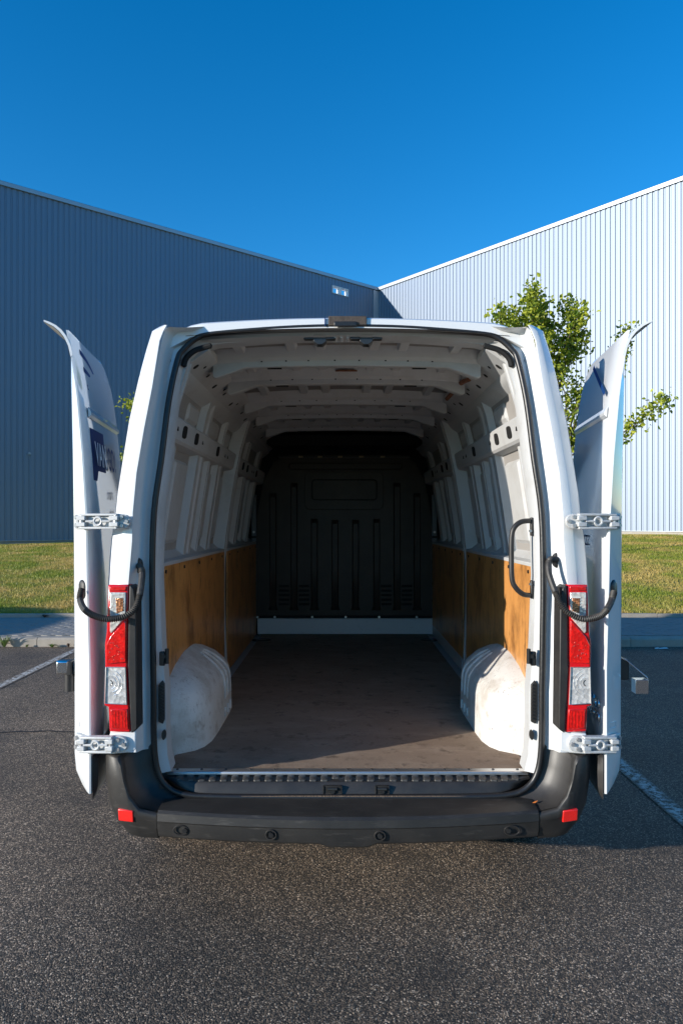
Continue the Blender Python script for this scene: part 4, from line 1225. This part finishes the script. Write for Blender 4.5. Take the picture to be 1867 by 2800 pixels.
# ---- bulkhead
BY = 3.85
def bx_(px): return (px-PX)*(BY-CY)/F + CX
bh_o = [(-.88, .735), (-.89, 1.3), (-.86, 1.8), (-.80, 2.1), (-.70, 2.28), (-.55, 2.35), (.55, 2.35), (.70, 2.28), (.80, 2.1), (.86, 1.8), (.90, 1.3), (.90, .735)]
bhd = MB().prism([(x, BY, z) for x, z in bh_o], (0, .03, 0)).build('bulkhead', M['bulkhead'], van, 20)
MB().box((0, BY+.05, 1.55), (2.0, .02, 2.05)).build('bulkhead_back', M['hole'], van, 0)
for x, zt in ((-.708, 1.965), (-.499, 2.07), (-.297, 1.71), (-.091, 1.70), (.113, 1.70), (.323, 1.71), (.525, 2.07), (.726, 1.965)):
    secs = []
    for z, k in ((.80, .2), (.84, 1), (1.2, 1), (zt-.04, 1), (zt, .1)):
        w_ = .034 if z > .83 else .05
        secs.append([(x-w_, BY, z), (x-.024, BY-.028*k, z), (x+.024, BY-.028*k, z), (x+w_, BY, z)])
    MB().loft(secs).build('bulkhead_rib', M['bulkhead'], bhd, 30)
def rrect(x0, x1, z0, z1, r, y):
    pts = []
    for cx_, cz_, a0 in ((x1-r, z1-r, 0), (x0+r, z1-r, 90), (x0+r, z0+r, 180), (x1-r, z0+r, 270)):
        for a in (0, 30, 60, 90): pts.append((cx_+r*math.cos(R(a0+a)), y, cz_+r*math.sin(R(a0+a))))
    return pts
MB().prism(rrect(-.395, .392, 1.80, 2.18, .06, BY-.012), (0, .014, 0)).build('hatch_surround', M['bulkhead'], bhd, 20, .005)
MB().tube(rrect(-.32, .323, 1.90, 2.10, .03, BY-.012), .006, 6, closed=True).build('hatch_groove', M['hole'], bhd)
MB().prism(rrect(-.55, .58, 2.2, 2.27, .03, BY-.03), (0, .03, 0)).build('top_fold', M['bulkhead'], bhd, 20, .01)
for cx_ in (-.60, -.40, .42, .625):
    for k in range(5):
        MB().box((cx_, BY-.002, .86+k*.045), (.105, .008, .024)).build('vent_slot', M['hole'], bhd, 0, .003)
base = MB().box((0.01, BY-.02, .645), (1.74, .05, .155)).build('bulkhead_base', mat('scuffed_base_paint', (.62, .64, .66), .45, dirt=[(20, (.25, .22, .2), .6, .75, .6, (.5, 1, 2))]), van, 20, .004)
MB().box((0, BY-.01, .735), (1.80, .04, .022)).build('base_rail', M['hole'], bhd)
scb = MB().cyl((0, 0, 0), (0, -.012, 0), .012, 8).mesh('bolt', M['alu'])
for px_ in (705, 752, 854, 945, 1036, 1138, 1186):
    link('bolt', scb, bhd, (bx_(px_), BY-.03, .735))
for s in (-1, 1):
    sp_ = MB().box((s*.895, BY-.02, 1.35), (.05, .03, 1.2)).build('bulkhead_bracket', mat('grey_primer_bracket', (.12, .13, .14), .4), van, 20, .005)
    for z in (.95, 1.12, 1.33, 1.58):
        link('bolt', scb, sp_, (s*.895, BY-.035, z))
        MB().box((s*.895, BY-.038, z-.05), (.05, .01, .02)).build('bracket_fold', M['hole'], sp_)
# overhead black shelf and the trim strip behind it
MB().prism([(-.70, 3.18, 2.375), (-.70, 3.18, 2.47), (-.70, 3.86, 2.47), (-.70, 3.86, 2.40)], (1.40, 0, 0)).build('overhead_shelf', M['hole'], van, 20, .01)
ts = MB().box((0, BY-.04, 2.325), (1.30, .03, .02)).build('trim_strip', M['black'], van)
for x in (-.43, -.24, -.04, .17, .38):
    MB().box((x, BY-.056, 2.325), (.045, .006, .017)).build('trim_clip', mat('tan_clip', (.30, .22, .12), .7) if x == -.43 else bpy.data.materials['tan_clip'], ts)
# sliding door step on the right
MB().prism([(.872, 2.1, .56), (.872, 2.1, .66), (.95, 2.1, .70), (.99, 2.1, .56)], (0, 1.7, 0)).build('side_step', IN, van, 20, .004)

# fallen leaf on the bumper
lf = bpy.data.meshes.new('fallen_leaf')
lf.from_pydata([(0,0,0),(.012,.006,.004),(.026,.002,.010),(.012,-.008,.003)], [], [(0,1,2),(0,2,3)])
lf.materials.append(mat('orange_leaf', (.55, .16, .03), .6))
q = W(1456, 2185, -.20)
tag(link('fallen_leaf', lf, None, (q.x, -.19, .4885)), 'tiny orange dry leaf lying on the right end of the black bumper', 'leaf')

# two scraps of litter at the foot of the shaded kerb
for px_, lab in ((1796, 'small white paper scrap on the shaded road by the kerb, left of two'), (1813, 'larger white paper scrap on the shaded road by the kerb, right of two')):
    c = W(px_, 1770, 6.15); c.z = .004; w_ = .035 if px_ < 1800 else .065
    lt = bpy.data.meshes.new('paper_scrap')
    lt.from_pydata([(-w_,-.02,0),(w_,-.015,.006),(w_*.8,.02,.012),(-w_*.7,.022,.004),(0,0,.016)], [], [(0,1,4),(1,2,4),(2,3,4),(3,0,4)])
    lt.materials.append(M['white_vinyl'])
    tag(link('paper_scrap', lt, None, c), lab, 'litter')
